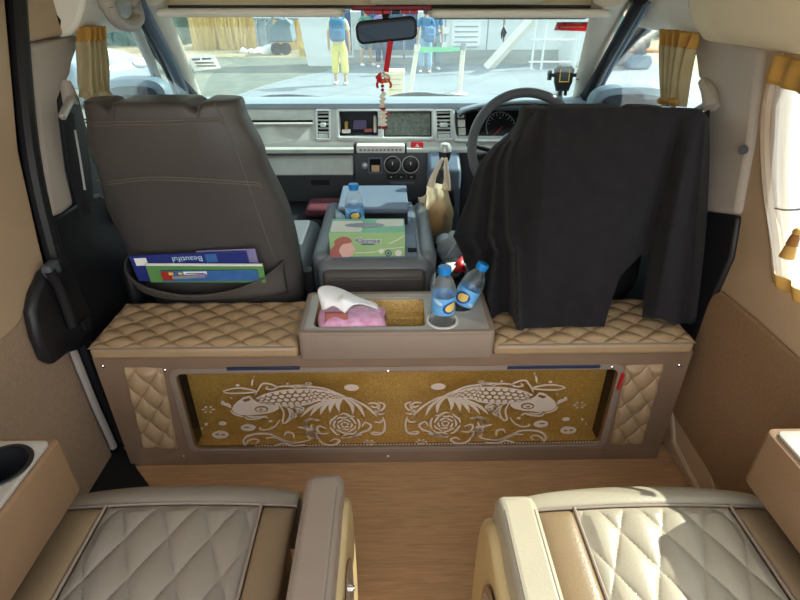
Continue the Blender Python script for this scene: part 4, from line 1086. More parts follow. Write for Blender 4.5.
P('paper_card', G().add([at(443, 275, Y=1.5), at(452, 272, Y=1.5), at(458, 262, Y=1.53), at(446, 263, Y=1.53)], [(0, 1, 2, 3)]), 'off_white', None, 'crumpled white card on black snack bag beside console', 'card', solid=.002)
P('red_wrapper', G().add([at(453, 271, Y=1.51), at(466, 272, Y=1.51), at(462, 256, Y=1.54), at(456, 262, Y=1.53)], [(0, 1, 2, 3)]), 'red_plastic', None, 'red wrapper edge beside the black cloth and console', 'wrapper', solid=.002)
g = G().box(*[at(292, 0, Y=2.15).x, at(334, 0, Y=2.15).x], 1.98, 2.13, at(0, 206, Y=2.15).z, at(0, 197, Y=2.15).z)
P('folded_cloth', g, 'maroon', None, 'maroon folded cloth lying in the dark front footwell', 'cloth', bevel=.02, seg=3)
P('footwell_shelf', G().box(-.8, .1, 1.97, 2.19, .0, at(0, 206, Y=2.15).z-.001), 'black_plastic', None, kind='structure')

# ================================================================== MIRROR AND HANGING THINGS
mr = E('rearview_mirror', at(386, 31, Y=1.80), 'black framed rear view mirror hanging from windscreen header', 'mirror')
a, b, c_, d_ = [at(x, y, Y=1.80) for x, y in ((357.5, 24.5), (415.5, 18.5), (415, 38), (358.5, 43))]
cm = (a+b+c_+d_)/4; xm = (b-a).normalized(); Mm = frame(cm, xm, (0, -.12, 1))
wm, hm = (b-a).length, ((a-d_).length+(b-c_).length)/2
P('housing', G().plate([rrect(-wm/2, wm/2, -hm/2, hm/2, .016)], .028, Mm @ Matrix.Translation((0, 0, -.014)), .006), 'black_plastic', mr)
P('mirror_glass', G().plate([rrect(-wm/2+.003, wm/2-.003, -hm/2+.003, hm/2-.003, .013)], .002, Mm @ Matrix.Translation((0, 0, .0005))), 'mirror_dark', mr)
P('stem', G().tube([at(386, 12, Y=1.84), at(385.5, 18, Y=1.83), at(385, 25, Y=1.825)], [.016, .010, .010], 10), 'black_plastic', mr)
gd = E('flower_garland', at(383, 128, Y=1.79), 'red ribbon and white flower garland hanging from the mirror', 'garland')
def gpt(x, y): return at(x, y, Y=1.79)
P('ribbon', G().tube([gpt(390.5, 41), gpt(388.5, 55), gpt(386, 72)], .0085, 8, flat=.25, upv=(0, 1, 0)), 'red_cloth', gd)
for k in range(9):
    an = k*2.4; P('petal', G().ball(gpt(383+4.5*math.cos(an), 78+3.2*math.sin(an))+Vector((0, .004*math.sin(an*2), 0)), (.010, .008, .008), 10, 6), ('flower_orange', 'red_cloth', 'flower_white')[k % 3], gd)
P('tail', G().tube(spline([gpt(380, 78), gpt(377, 84), gpt(378, 88)], 3), .004, 6), 'red_cloth', gd)
P('tail', G().tube(spline([gpt(387, 79), gpt(391, 84), gpt(390, 88)], 3), .004, 6), 'flower_orange', gd)
for y in (86, 90): P('bead', G().ball(gpt(382.5, y), .0055, 10, 6), 'flower_red', gd)
for k in range(6): P('blossom', G().ball(gpt(382.6+.7*(-1)**k, 94+k*2.4), (.0085, .0085, .006), 10, 6), 'flower_white', gd)
P('bead_ring', G().ball(gpt(383, 108.5), (.011, .011, .005), 12, 6), 'flower_red', gd)
for k in range(7): P('blossom', G().ball(gpt(383+.9*(-1)**k, 112+k*2.1), (.0105, .0105, .006), 10, 6), 'flower_white', gd)
for k in range(3): P('bead', G().ball(gpt(379.5+3.4*k, 127.5), .006, 10, 6), 'flower_red', gd)
for k in range(2): P('bead', G().ball(gpt(388, 113+4*k), .004, 8, 6), 'red_cloth', gd)
kc = E('key_charm', at(503, 40, Y=1.86), 'small metal key charm hanging from right sun visor', 'key charm')
P('hook', G().tube(spline([at(x, y, Y=1.86) for x, y in ((501, 10), (504.5, 13), (503.5, 18), (504.5, 22), (503.5, 26))], 4), .0025, 6), 'buckle', kc)
for dx, ln in ((-1.8, 39), (.3, 42), (1.8, 37)):
    P('key', G().tube([at(503.5, 27, Y=1.86), at(503.5+dx, 33, Y=1.86-.003*dx), at(503+dx*.8, ln, Y=1.86)], [.004, .009, .003], 8, flat=.4), 'pen_grey', kc)

# stickers on the windscreen
def wpt(x, y): return at(x, y, Y=1.95+(2.53-1.95)*(y-12)/(100-12)-.012)
st = E('windscreen_sticker', wpt(206, 70), 'white paper notice stuck low on left of the windscreen', 'sticker')
P('paper', G().add([wpt(187, 55), wpt(214, 54), wpt(221, 68), wpt(194, 71)], [(0, 1, 2, 3)]), 'film_white', st, solid=.001)
for k, (x0, x1, y, m) in enumerate(((192, 200, 58.5, 'film_lilac'), (202, 211, 58, 'film_lilac'), (195, 214, 62, 'pink_pale'), (197, 216, 65, 'pink_pale'))):
    P('print_line', G().add([wpt(x0, y)+Vector((0, -.003, 0)), wpt(x1, y-.4)+Vector((0, -.003, 0)), wpt(x1+.6, y+1.4)+Vector((0, -.003, 0)), wpt(x0+.6, y+1.8)+Vector((0, -.003, 0))], [(0, 1, 2, 3)]), m, st, solid=.0006)
st = E('red_sticker', wpt(572, 28), 'red windscreen sticker with white lettering at upper right', 'sticker')
P('film', G().add([wpt(557, 22), wpt(591, 22), wpt(588, 31), wpt(554, 30)], [(0, 1, 2, 3)]), 'film_red', st, solid=.001)
for k, (x0, x1, y) in enumerate(((566, 582, 23.2), (560, 584, 26.6))):
    P('lettering', G().add([wpt(x0, y)+Vector((0, -.004, 0)), wpt(x1, y)+Vector((0, -.004, 0)), wpt(x1, y+1.1)+Vector((0, -.004, 0)), wpt(x0, y+1.1)+Vector((0, -.004, 0))], [(0, 1, 2, 3)]), 'film_white', st, solid=.0006)

# phone holder and flat case on the dash
ph = E('phone_holder', at(563, 92, Y=2.33), 'black phone holder with side grips standing on dash right end', 'phone holder')
def hpt(x, y, Y=2.31): return at(x, y, Y=Y)
c = hpt(563.5, 77); Mh = frame(c, (1, 0, 0), (0, .15, 1))
P('back_plate', G().plate([[(-.036, .028), (-.026, .036), (.026, .036), (.036, .028), (.032, -.02), (.022, -.05), (-.022, -.05), (-.032, -.02)]], .022, Mh, .004), 'black_plastic', ph)
P('front_inset', G().plate([[(-.016, .03), (.016, .03), (.013, -.012), (-.013, -.012)]], .006, Mh @ Matrix.Translation((0, 0, .012)), .001), 'dash_dark', ph)
P('trim_line', G().box(-.018, .018, -.02, -.016, .011, .016, Mh).box(-.020, -.017, -.02, .03, .011, .016, Mh).box(.017, .020, -.02, .03, .011, .016, Mh), 'label_yellow', ph)
for s in (-1, 1): P('side_grip', G().box(min(s*.034, s*.066), max(s*.034, s*.066), .0, .014, -.008, .012, Mh).box(min(s*.054, s*.066), max(s*.054, s*.066), -.012, .026, -.008, .02, Mh), 'black_plastic', ph, bevel=.003)
for s in (-1, 1): P('foot', G().box(s*.012-.005, s*.012+.005, -.072, -.048, .0, .018, Mh), 'black_plastic', ph, bevel=.002)
P('stand', G().tube([Mh @ Vector((0, -.02, -.012)), Mh @ Vector((0, -.06, -.03)), Vector((c.x, 2.36, .832))], [.012, .012, .026], 12), 'silver_trim', ph)
c = at(538, 88, Y=2.4)
P('sunglasses_case', G().ball(Vector((c.x, 2.42, .843)), (.075, .04, .014), 20, 10), 'dash_dark', None, 'flat dark oval case lying on dash beside phone holder', 'case')

# wipers outside the glass
for pts, lab in (([(258, 99.5), (268, 97.2), (290, 96.2), (312, 97.6), (330, 99)], 'left windscreen wiper resting along the glass base'), ([(384, 101), (392, 97), (408, 94.6), (424, 94.2), (440, 96), (470, 98)], 'right windscreen wiper resting along the glass base')):
    w_ = E('windscreen_wiper', at(*pts[2], Y=2.62), lab, 'wiper')
    P('arm', G().tube(spline([at(x, y-.6, Y=2.62) for x, y in pts], 5), .006, 6), 'black_plastic', w_)
    P('blade', G().tube([at(x, y+1.0, Y=2.61) for x, y in pts[1:-1]], .005, 6), 'black_rubber', w_)
# ================================================================== CAPTAIN SEATS IN FRONT OF THE CAMERA
def captain(lab, c0, c1, q0, q1, a0, a1, yf, ya, sgn, o0, o1, pale, cupc):
    """c: cushion X range, q: quilted centre, a: aisle arm pad, o: outer arm; sgn=+1 when the aisle is at +X"""
    root = E('captain_seat', ((c0+c1)/2, .35, 0), lab, 'car seat', 'beige captain seats')
    zt, r = .35, .05
    L0 = yf-r
    def path(s):
        if s < L0: return Vector((0, s, zt)), Vector((0, 0, 1))
        a = (s-L0)/r
        if a < PI/2: return Vector((0, L0+r*math.sin(a), zt-r+r*math.cos(a))), Vector((0, math.sin(a), math.cos(a)))
        return Vector((0, yf, zt-r-(s-L0-r*PI/2))), Vector((0, 1, 0))
    def patch(x0, x1, s0, s1, puff, nu, nv, qa=None, qb=None, dep=0, base_=0, slant=0):
        def f(u, v):
            s = s0+(s1-s0)*v; X = x0+(x1-x0)*u
            p, n = path(s)
            h = base_+puff*(1-abs(2*u-1)**2.6)**.5*(1-abs(2*v-1)**16)**.5
            if qa:
                e = min(1, min(u, 1-u)*(x1-x0)*45, min(v, 1-v)*(s1-s0)*45)
                h += dep*e*quilt((X-x0)/qa+.12, s/qb)
            crown = .012*(1-((X-(c0+c1)/2)/((c1-c0)/2))**2)
            return Vector((X, 0, 0))+p+n*(h+max(crown, -.01))
        return G().grid(f, nu, nv)
    sq = L0-.012
    P('seat_base', G().box(c0+.02, c1-.02, -.05, yf-.06, .04, zt-.04), 'taupe_leather', root, bevel=.02)
    P('quilted_panel', patch(q0, q1, .0, sq, .004, 150, 260, .076, .150, .010), 'beige_leather_lit' if pale else 'beige_leather_shade', root, solid=.01)
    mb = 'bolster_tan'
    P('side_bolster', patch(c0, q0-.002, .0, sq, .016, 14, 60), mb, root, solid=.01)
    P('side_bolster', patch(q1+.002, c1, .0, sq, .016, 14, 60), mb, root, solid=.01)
    P('front_band', patch(c0, c1, sq+.002, L0+.24, .006, 60, 30), 'beige_leather_lit' if pale else 'beige_leather_shade', root, solid=.01)
    for X in (q0-.001, q1+.001):
        P('piping', G().tube([path(s)[0]+Vector((X, 0, .0145)) for s in (0, .2, .4, sq-.06, sq)], .0028, 6), 'taupe_leather', root)
    pts = []
    for k in range(21):
        X = c0+(c1-c0)*k/20; p, n = path(sq+.001); pts.append(Vector((X, 0, 0))+p+n*(.004+.012*(1-((X-(c0+c1)/2)/((c1-c0)/2))**2)))
    P('piping', G().tube(pts, .0025, 6), 'taupe_leather', root)
    # aisle arm: pad on a wide shell
    am = 'beige_leather_lit' if pale else 'taupe_leather'
    prof = [(-.05, .30), (ya-.015, .24), (ya+.0, .30), (ya-.002, .42), (ya-.014, .443), (ya-.04, .45), (-.05, .45)]
    arm = P('arm_pad', G().prism(prof, 0, a0, a1), am, root, bevel=.014, seg=4)
    for X in (a0+.009, a1-.009):
        P('stitching', G().tube([Vector((X, -.04, .4488)), Vector((X, ya-.05, .4488)), Vector((X, ya-.014, .437))], .0013, 6), 'thread', arm)
    # shell: rounded plate standing on the aisle side
    xa, xb = (a0-.002, a1+.010) if sgn > 0 else (a0-.020, a1-.004)
    sh = [(-.05, .02), (ya+.005, .02), (ya+.022, .10), (ya+.024, .26), (ya+.012, .34), (ya-.02, .385), (ya-.06, .40), (ya-.12, .392), (-.05, .392)]
    sh = [tuple(p) for p in spline(sh[1:8], 4)]
    shell = P('arm_shell', G().prism([(-.05, .02)]+sh+[(-.05, .392)], 0, xa+.004, xb-.001), 'gold_shell', root, bevel=.018, seg=4)
    xo = xb+.0 if sgn > 0 else xa
    s_ = .004*sgn
    oval = [(ya-.15+.05*math.cos(2*PI*k/24), .27+.075*math.sin(2*PI*k/24)) for k in range(24)]
    P('recess_plate', G().prism([(ya-.15+.062*math.cos(2*PI*k/24), .27+.088*math.sin(2*PI*k/24)) for k in range(24)], 0, min(xo, xo+s_), max(xo, xo+s_)), 'tan_leather', shell, bevel=.002)
    P('recess', G().prism(oval, 0, min(xo, xo+s_*1.3), max(xo, xo+s_*1.3)), 'taupe_leather', shell, bevel=.001)
    k = P('recline_lever', G().tube([(xo-s_, ya-.205, .36), (xo+s_*4, ya-.205, .36), (xo+s_*5, ya-.235, .352)], .008, 10), 'chrome', shell)
    P('lever_button', G().lathe([(.006, 0), (.006, .012), (.004, .015)], 12, frame((xo, ya-.17, .345), (0, 1, 0), (0, 0, sgn))), 'chrome', shell)
    # outer arm with cup holder
    oy, oz = .665, .55
    hol = circ(cupc[0], cupc[1], .044, 32)
    P('outer_arm', G().plate([rrect(o0, o1, -.05, oy, .012), circ(cupc[0], cupc[1], .0505, 32)], .124, Matrix.Translation((0, 0, oz-.066)), .006), 'tan_leather', root)
    P('outer_arm_top', G().plate([rrect(o0+.006, o1-.006, -.045, oy-.010, .01), hol], .006, Matrix.Translation((0, 0, oz-.001)), .0015), 'tray_top', root)
    P('cup_well', G().lathe([(.002, oz-.075), (.040, oz-.07), (.0425, oz-.002)], 32, Matrix.Translation((cupc[0], cupc[1], 0)), cap=False), 'black_plastic', root)
    P('cup_ring', G().lathe([(.0405, oz-.002), (.041, oz+.004), (.047, oz+.004), (.0485, oz+.0015)], 36, Matrix.Translation((cupc[0], cupc[1], 0)), cap=False), 'gauge_black', root)
    P('arm_bracket', G().box(min(c0 if sgn > 0 else c1-.02, o0+.02), max(c0+.02 if sgn > 0 else c1, o1-.02), .0, .3, .25, .45), 'taupe_leather', root)
    return root
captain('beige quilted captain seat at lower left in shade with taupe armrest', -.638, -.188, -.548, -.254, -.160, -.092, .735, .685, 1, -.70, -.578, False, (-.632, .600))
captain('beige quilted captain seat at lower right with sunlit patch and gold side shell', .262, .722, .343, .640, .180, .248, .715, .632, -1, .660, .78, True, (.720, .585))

# ================================================================== CURTAINS
def gathered(name, top0, top1, bot0, bot1, X, lab, folds, nb, ztop_gold):
    """hanging folds between a top pair and a bottom pair of photo pixels measured on the side plane X"""
    root = E(name, at(*bot0, X=X), lab, 'curtain')
    def f(u, v, out=0):
        x = (top0[0]+(top1[0]-top0[0])*u)*(1-v)+(bot0[0]+(bot1[0]-bot0[0])*u)*v
        y = (top0[1]+(top1[1]-top0[1])*u)*(1-v)+(bot0[1]+(bot1[1]-bot0[1])*u)*v
        p = at(x, y, X=X)
        s = -1 if X > 0 else 1
        return p+Vector((s*(.022*math.sin(2*PI*folds*u+.6*math.sin(3*v))+out), .004*math.cos(4*PI*folds*u), 0))
    P('cloth', G().grid(lambda u, v: f(u, ztop_gold+(1-ztop_gold)*v), 60, 30), 'curtain_beige', root, solid=.002, ang=70)
    P('gold_band', G().grid(lambda u, v: f(u, (ztop_gold+.02)*v, .001), 60, 8), 'curtain_gold', root, solid=.002, ang=70)
    return root, f
r_, f = gathered('cab_curtain', (81, 27), (101, 26), (84, 97), (107, 97), -.79, 'beige curtain with gold top gathered at left cab window', 4, 0, .2)
P('tie_band', G().tube([f(0, .985), f(.5, .985, .014), f(1, .985)], .012, 8), 'curtain_beige', r_)
r_, f = gathered('cab_curtain', (665, 29), (693, 33), (668, 106), (679, 107), .79, 'beige curtain with gold top tied at right cab window', 4, 0, .2)
g = G()
for k in range(9): g.ball(f(k/8, .93+.03*(k % 2), .012), (.012, .010, .010), 10, 6)
P('tie_band', g, 'curtain_gold', r_)
r_, f = gathered('cab_curtain', (696, 36), (700, 60), (681, 107), (683, 108), .80, 'thin beige curtain fold swept back beside the tied right cab curtain', 2, 0, .12) if False else (None, None)
# rear right window: white curtain with gold trims
wc = E('white_curtain', at(785, 290, X=.83), 'white curtain with gold valance and hem at the right rear window', 'curtain')
topL = spline([(1.225, 1.10), (1.205, .98), (1.13, .85), (1.04, .74), (.985, .665)], 8)
def wcf(u, v, out=0):
    p = topL[min(int(v*(len(topL)-1)), len(topL)-1)]
    fy = v*(len(topL)-1); i = min(int(fy), len(topL)-2); k = fy-i
    y = topL[i][0]*(1-k)+topL[i+1][0]*k; z = topL[i][1]*(1-k)+topL[i+1][1]*k
    y -= u*.165
    return Vector((.842-.008*(1+math.sin(2*PI*u*3+.8*math.sin(4*v)))*(.45+.55*v)-out, y, z-.012*u*(1-v)))
translucent('sheer_white', '#fafafc', .75)
P('cloth', G().grid(lambda u, v: wcf(u, .1+.82*v), 90, 30), 'sheer_white', wc, ang=70)
P('valance', G().grid(lambda u, v: wcf(u, .135*v, .006+.004*math.sin(v*2)), 90, 8), 'curtain_gold', wc, solid=.002, ang=70)
P('gold_hem', G().grid(lambda u, v: wcf(u, .90+.10*v, .002), 90, 6), 'curtain_gold', wc, solid=.002, ang=70)
P('window_edge_trim', G().tube([Vector((.848, y+.008, z)) for y, z in topL], .012, 8), 'tan_vinyl', wc)
ts = E('curtain_tassel', at(790, 262, X=.80), 'brown and gold tassel tied on the white curtain', 'tassel')
a = at(797, 232, X=.80)
P('cord', G().tube(spline([at(775, 208, X=.815), at(786, 210, X=.80), at(803, 209, X=.79)], 5), .002, 6), 'pillar_trim', ts)
P('head', G().ball(a, (.008, .008, .008), 12, 8), 'curtain_gold', ts)
P('upper_skirt', G().lathe([(.005, 0), (.009, -.012), (.011, -.028)], 18, Matrix.Translation(a)), 'tassel_brown', ts)
P('lower_skirt', G().lathe([(.008, -.028), (.011, -.034), (.014, -.055)], 18, Matrix.Translation(a)), 'curtain_gold', ts)

# ================================================================== OUTSIDE
GZ = -.65
P('ground', G().add([(-60, -20, GZ), (60, -20, GZ), (60, 70, GZ), (-60, 70, GZ)], [(0, 1, 2, 3)]), 'sand', recalc=False, **ST)
c = [at(x, y, Z=GZ) for x, y in ((190, 57), (330, 58), (336, 64), (325, 72), (300, 76), (262, 86), (240, 94), (226, 102))]
P('gravel_yard', G().prism([(p.x, p.y) for p in c]+[(-4.6, 8), (-6, 4), (-30, 4), (-30, 20.5)], 2, GZ, GZ+.006), 'gravel', **ST)
P('paved_forecourt', G().add([(-30, -10, GZ+.003), (9, -10, GZ+.003), (9, 18.9, GZ+.003), (-1.9, 18.9, GZ+.003), (-5, 6, GZ+.003), (-30, 3, GZ+.003)], [(0, 1, 2, 3, 4, 5)]), 'paving', recalc=False, **ST)

# white building
bd = E('white_building', (4, 19.5, GZ), 'white panelled building with navy windows behind the queue barrier', 'building')
P('wall', G().box(-1.6, 6.9, 19.0, 19.3, GZ, 4.5), 'wall_white', bd)
P('plinth', G().box(-1.6, 6.9, 18.94, 19.02, GZ, GZ+.42), 'concrete', bd)
for x in (445, 487, 535, 600): X = at(x, 40, Y=19).x; P('panel_joint', G().box(X-.02, X+.02, 18.985, 19.0, GZ+.42, 4.5), 'fence_grey', bd)
for x0, x1 in ((362, 384), (386, 403), (405, 417), (340, 352)):
    a, b = at(x0, 50, Y=18.98), at(x1, 50, Y=18.98)
    w_ = P('window', G().box(a.x, b.x, 18.95, 19.0, at(0, 56, Y=19).z, 3.0), 'window_navy', bd)
    P('window_frame', G().box(a.x-.05, b.x+.05, 18.93, 18.96, at(0, 56, Y=19).z-.06, at(0, 56, Y=19).z).box(a.x-.05, a.x, 18.93, 18.96, at(0, 56, Y=19).z, 3).box(b.x, b.x+.05, 18.93, 18.96, at(0, 56, Y=19).z, 3), 'wall_white', w_)
a, b = at(318, 60, Y=18.5), at(337, 60, Y=18.5)
P('corner_pillar', G().prism([(a.x-.3, GZ), (b.x, GZ), (b.x, 4.2), (a.x-1.0, 4.2)], 1, 18.3, 19.0), 'wall_white', bd)
for i, (x0, x1, y0, y1) in enumerate(((436, 449, 27, 34), (437, 447, 42, 48), (452, 480, 22, 46))):
    a, b = at(x0, y0, Y=18.97), at(x1, y1, Y=18.97)
    s_ = E('wall_notice', (a.x, 18.97, b.z), ['upper small white notice on wall right of people', 'lower small white notice on wall beside barrier', 'large pale notice board on white wall behind the barrier'][i], 'notice')
    P('board', G().box(a.x, b.x, 18.955, 18.985, b.z, a.z), 'paper_white', s_)
    if i < 2:
        P('red_symbol', G().plate([circ((a.x+b.x)/2-.1, (a.z+b.z)/2, .09, 16), circ((a.x+b.x)/2-.1, (a.z+b.z)/2, .06, 16)], .01, onY(18.95)), 'dark_red', s_)
    else:
        for k in range(5): P('text_line', G().box(a.x+.1, b.x-.1, 18.945, 18.957, a.z-.15-.15*k, a.z-.11-.15*k), 'fence_grey', s_)
# slanting brace, posts and rail
ob = E('slanting_ramp', (3.6, 17.5, GZ), 'cream slanting brace leaning against the white wall', 'brace')
a, b = at(487, 69, Y=17.6), at(528, 24, Y=17.6)
d = (b-a).normalized()
P('beam', G().tube([a, b+d*2.5], .17, 4, flat=.9, upv=(0, 1, 0)), 'off_white', ob, ang=20)
rl = E('white_gate', (5.2, 17, GZ), 'thin white tubular gate frame right of the slanting brace', 'gate')
for x in (531, 541, 574): a = at(x, 68, Y=17.2); P('post', G().tube([(a.x, 17.2, GZ), (a.x, 17.2, 2.6)], .035, 8), 'wall_white', rl)
a, b = at(531, 40, Y=17.2), at(574, 40, Y=17.2)
for y in (40, 62): z = at(531, y, Y=17.2).z; P('rail', G().tube([(a.x, 17.2, z), (b.x, 17.2, z)], .028, 8), 'wall_white', rl)
tn = E('white_cover', (6.4, 18, GZ), 'rounded white sheeted cover standing behind the gate', 'cover')
a, b = at(560, 66, Y=18.2), at(588, 66, Y=18.2)
P('sheet', G().grid(lambda u, v: Vector((a.x+(b.x-a.x)*(u+.10*math.sin(PI*v)*(1 if u > .5 else -1)*abs(2*u-1)), 18.3-.5*math.sin(PI*u)+.03*math.sin(18*u), GZ+1.25*v*(1-.35*abs(2*u-1)**2))), 24, 14), 'wall_white', tn, solid=.03)

# queue barrier
posts = []
for i, (x1, y1, x0, y0) in enumerate(((417.5, 46, 409.5, 96), (463.5, 45, 459, 95))):
    a = at(x1, y1, Y=12.5); b = at(x0, y0, Y=12.42)
    s_ = E('queue_post', (b.x, b.y, GZ), ['left steel queue post with green belt, nearer the mirror', 'right steel queue post at the end of green belt'][i], 'queue post', 'queue barrier posts')
    P('pole', G().tube([(b.x, b.y, GZ+.04), a], .055, 12), 'steel_pale', s_); P('head', G().tube([a-(a-b).normalized()*.10, a+(a-b).normalized()*.03], .068, 12), 'pen_grey' if i else 'steel_pale', s_)
    P('base', G().lathe([(.20, 0), (.20, .03), (.06, .05)], 20, Matrix.Translation((b.x, b.y, GZ+.003))), 'steel_pale', s_)
    posts.append(a)
a, b = posts; P('queue_belt', G().prism([(a.x+.05, a.z-.02), (b.x-.06, b.z-.04), (b.x-.06, b.z-.115), (a.x+.05, a.z-.135)], 1, 12.49, 12.50), 'belt_green', None, 'green belt stretched between the two queue posts', 'belt')
a, b = at(386, 72, Y=11.2), at(404, 97, Y=11.2)
cb = E('cream_box', (a.x, 11.4, GZ), 'cream box on the paving behind the flower garland', 'box')
P('body', G().box(a.x, b.x, 11.2, 11.6, GZ+.003, a.z), 'cream_cloth', cb, bevel=.02); P('lid', G().box(a.x-.02, b.x+.02, 11.18, 11.62, a.z-.06, a.z+.02), 'cream_cloth', cb, bevel=.01)
for k in range(3): P('slot_line', G().box(a.x+.06, b.x-.06, 11.19, 11.2, a.z-.14-.1*k, a.z-.125-.1*k), 'tan_vinyl', cb)

# people ---------------------------------------------------------------------
def skinned(name, V, Ed, Rr, m, parent, sub=1, root_i=0):
    me = bpy.data.meshes.new(name); org = sum((Vector(v) for v in V), Vector())/len(V)
    me.from_pydata([Vector(v)-org for v in V], Ed, []); me.materials.append(MATS[m])
    sv = me.skin_vertices.new(name='') if hasattr(me.skin_vertices, 'new') else None
    o = bpy.data.objects.new(name, me); COL.objects.link(o)
    md = o.modifiers.new('skin', 'SKIN'); md.use_smooth_shade = True
    if not me.skin_vertices:
        bm = bmesh.new(); bm.from_mesh(me); bm.verts.layers.skin.verify(); bm.to_mesh(me); bm.free()
    for i, r_ in enumerate(Rr):
        s_ = me.skin_vertices[0].data[i]; s_.radius = r_ if isinstance(r_, tuple) else (r_, r_); s_.use_root = (i == root_i)
    md = o.modifiers.new('sub', 'SUBSURF'); md.levels = sub; md.render_levels = sub
    WORLD[o] = org; o.parent = parent; o.location = org
    return o
def person(px_, py_, rot, lab, h=1.66, top='cream_cloth', legs='yellow_cloth', cuff=.30, wide=1.25, stance=.1, shorts=None, arm_up=0):
    """standing figure built at the origin facing -Y, then turned and placed where its feet stand"""
    root = E('person', (0, 0, 0), lab, 'person')
    k = h/1.66
    V, Ed, Rr = [], [], []
    def vtx(p, r_, link=None):
        V.append(Vector(p)*k); Rr.append((r_[0]*k, r_[1]*k) if isinstance(r_, tuple) else r_*k)
        if link is not None: Ed.append((link, len(V)-1))
        return len(V)-1
    pel = vtx((0, 0, .90), (.13, .10)); wa = vtx((0, 0, 1.05), (.115, .085), pel); ch = vtx((0, -.01, 1.25), (.14, .10), wa)
    sh = vtx((0, 0, 1.36), (.10, .07), ch); nk = vtx((0, -.005, 1.42), .048, sh); hd = vtx((0, -.02, 1.50), (.07, .08), nk); tp_ = vtx((0, -.015, 1.60), (.068, .08), hd)
    hands = []
    for s in (-1, 1):
        hp_ = vtx((s*.085, 0, .84), .085, pel); kn = vtx((s*(.09+stance*.3), -.02*s, .46), .055, hp_); an = vtx((s*(.09+stance*.5), .02-.05*s, .09), .035, kn)
        vtx((s*(.10+stance*.5), -.10-.05*s, .035), .032, an)
        so = vtx((s*.17, 0, 1.34), .05, sh); el = vtx((s*.23, .02-.04*arm_up, 1.08), .04, so); wr = vtx((s*(.24-.12*arm_up), -.05-.18*arm_up, .86+.22*arm_up), .027, el)
        pm = vtx((s*(.24-.14*arm_up), -.065-.24*arm_up, .79+.24*arm_up), (.02, .034), wr)
        for f_ in range(4):
            a_ = vtx((s*(.24-.16*arm_up), -.095-.25*arm_up+.021*f_, .745+.23*arm_up), .0085, pm)
            vtx((s*(.232-.17*arm_up), -.10-.26*arm_up+.022*f_, .70+.008*abs(f_-1)+.23*arm_up), .0075, a_)
        th = vtx((s*(.225-.14*arm_up), -.11-.24*arm_up, .78+.24*arm_up), .0095, wr); vtx((s*(.215-.14*arm_up), -.13-.24*arm_up, .745+.24*arm_up), .008, th)
    skinned('body', V, Ed, Rr, 'skin', root)
    # clothes over the same skeleton
    z0 = cuff
    for nm, m in (('trousers', legs),):
        V2, E2, R2 = [Vector((0, 0, .93))*k], [], [(.145*k, .115*k)]
        V2.append(Vector((0, 0, 1.03))*k); E2.append((0, 1)); R2.append((.135*k, .105*k))
        for s in (-1, 1):
            i = len(V2); V2 += [Vector((s*.088, 0, .80))*k, Vector((s*(.092+stance*.3), -.02*s, .48))*k, Vector((s*(.092+stance*.45), .01-.04*s, z0))*k]
            R2 += [.10*k*wide**.5, .078*k*wide, .075*k*wide]; E2 += [(0, i), (i, i+1), (i+1, i+2)]
        skinned(nm, V2, E2, R2, m, root)
    V2 = [Vector((0, 0, 1.02)), Vector((0, -.01, 1.25)), Vector((0, 0, 1.37)), Vector((0, 0, .95))]; E2 = [(0, 1), (1, 2), (0, 3)]; R2 = [(.14, .108), (.16, .12), (.115, .085), (.15, .12)]
    for s in (-1, 1):
        i = len(V2); V2 += [Vector((s*.175, 0, 1.34)), Vector((s*.222, .015-.03*arm_up, 1.13))]; R2 += [.066, .06]; E2 += [(2, i), (i, i+1)]
    skinned('shirt', [v*k for v in V2], E2, [(r_[0]*k, r_[1]*k) if isinstance(r_, tuple) else r_*k for r_ in R2], top, root)
    g = G().ball((0, .012*k, 1.565*k), (.086*k, .098*k, .095*k), 18, 12)
    g.v = [v for v in g.v]
    g.v = [Vector((v.x, max(v.y, -.055*k) if v.z < 1.60*k else v.y, v.z)) for v in g.v]
    P('hair', g, 'hair', root)
    for s in (-1, 1): P('eye', G().ball((s*.028*k, -.094*k, 1.535*k), .009*k, 8, 6), 'gauge_black', root)
    P('nose', G().ball((0, -.102*k, 1.51*k), (.010*k, .016*k, .016*k), 8, 6), 'skin', root); P('mouth', G().ball((0, -.092*k, 1.475*k), (.022*k, .008*k, .006*k), 8, 6), 'pink_brown', root)
    for s in (-1, 1):
        P('ear', G().ball((s*.074*k, -.005*k, 1.52*k), (.010*k, .018*k, .028*k), 8, 6), 'skin', root)
        P('shoe', G().ball((s*(.10+stance*.5)*k, (-.06-.05*s)*k, .04*k), (.048*k, .125*k, .045*k), 14, 8), 'paper_white', root)
    q = at(px_, py_, Z=GZ)
    place(root, (q.x, q.y, GZ+.004), (0, 0, rot))
    return root, q
def backpack(q, rot, lab, m='blue_bag', z=1.2, off=.23, s=1.0):
    b = E('backpack', (0, 0, 0), lab, 'backpack')
    P('main_bag', G().box(-.16*s, .16*s, -.10*s, .10*s, -.22*s, .22*s), m, b, bevel=.09*s, seg=5)
    P('front_pocket', G().box(-.12*s, .12*s, -.16*s, -.08*s, -.18*s, .02*s), m, b, bevel=.04*s, seg=4)
    P('top_loop', G().tube(spline([(-.04*s, 0, .21*s), (0, 0, .28*s), (.04*s, 0, .21*s)], 4), .014*s, 8), m, b)
    for sx in (-1, 1): P('strap', G().tube(spline([(sx*.10*s, .09*s, .18*s), (sx*.13*s, .2*s, .22*s), (sx*.13*s, .30*s, .05*s), (sx*.12*s, .12*s, -.18*s)], 5), .02*s, 8), m, b)
    place(b, (q.x+math.sin(-rot)*0-0*off, q.y, GZ+z), (0, 0, rot))
    b.location = Vector((q.x, q.y, GZ+z))+Matrix.Rotation(rot, 3, 'Z') @ Vector((0, -off, 0))
    return b
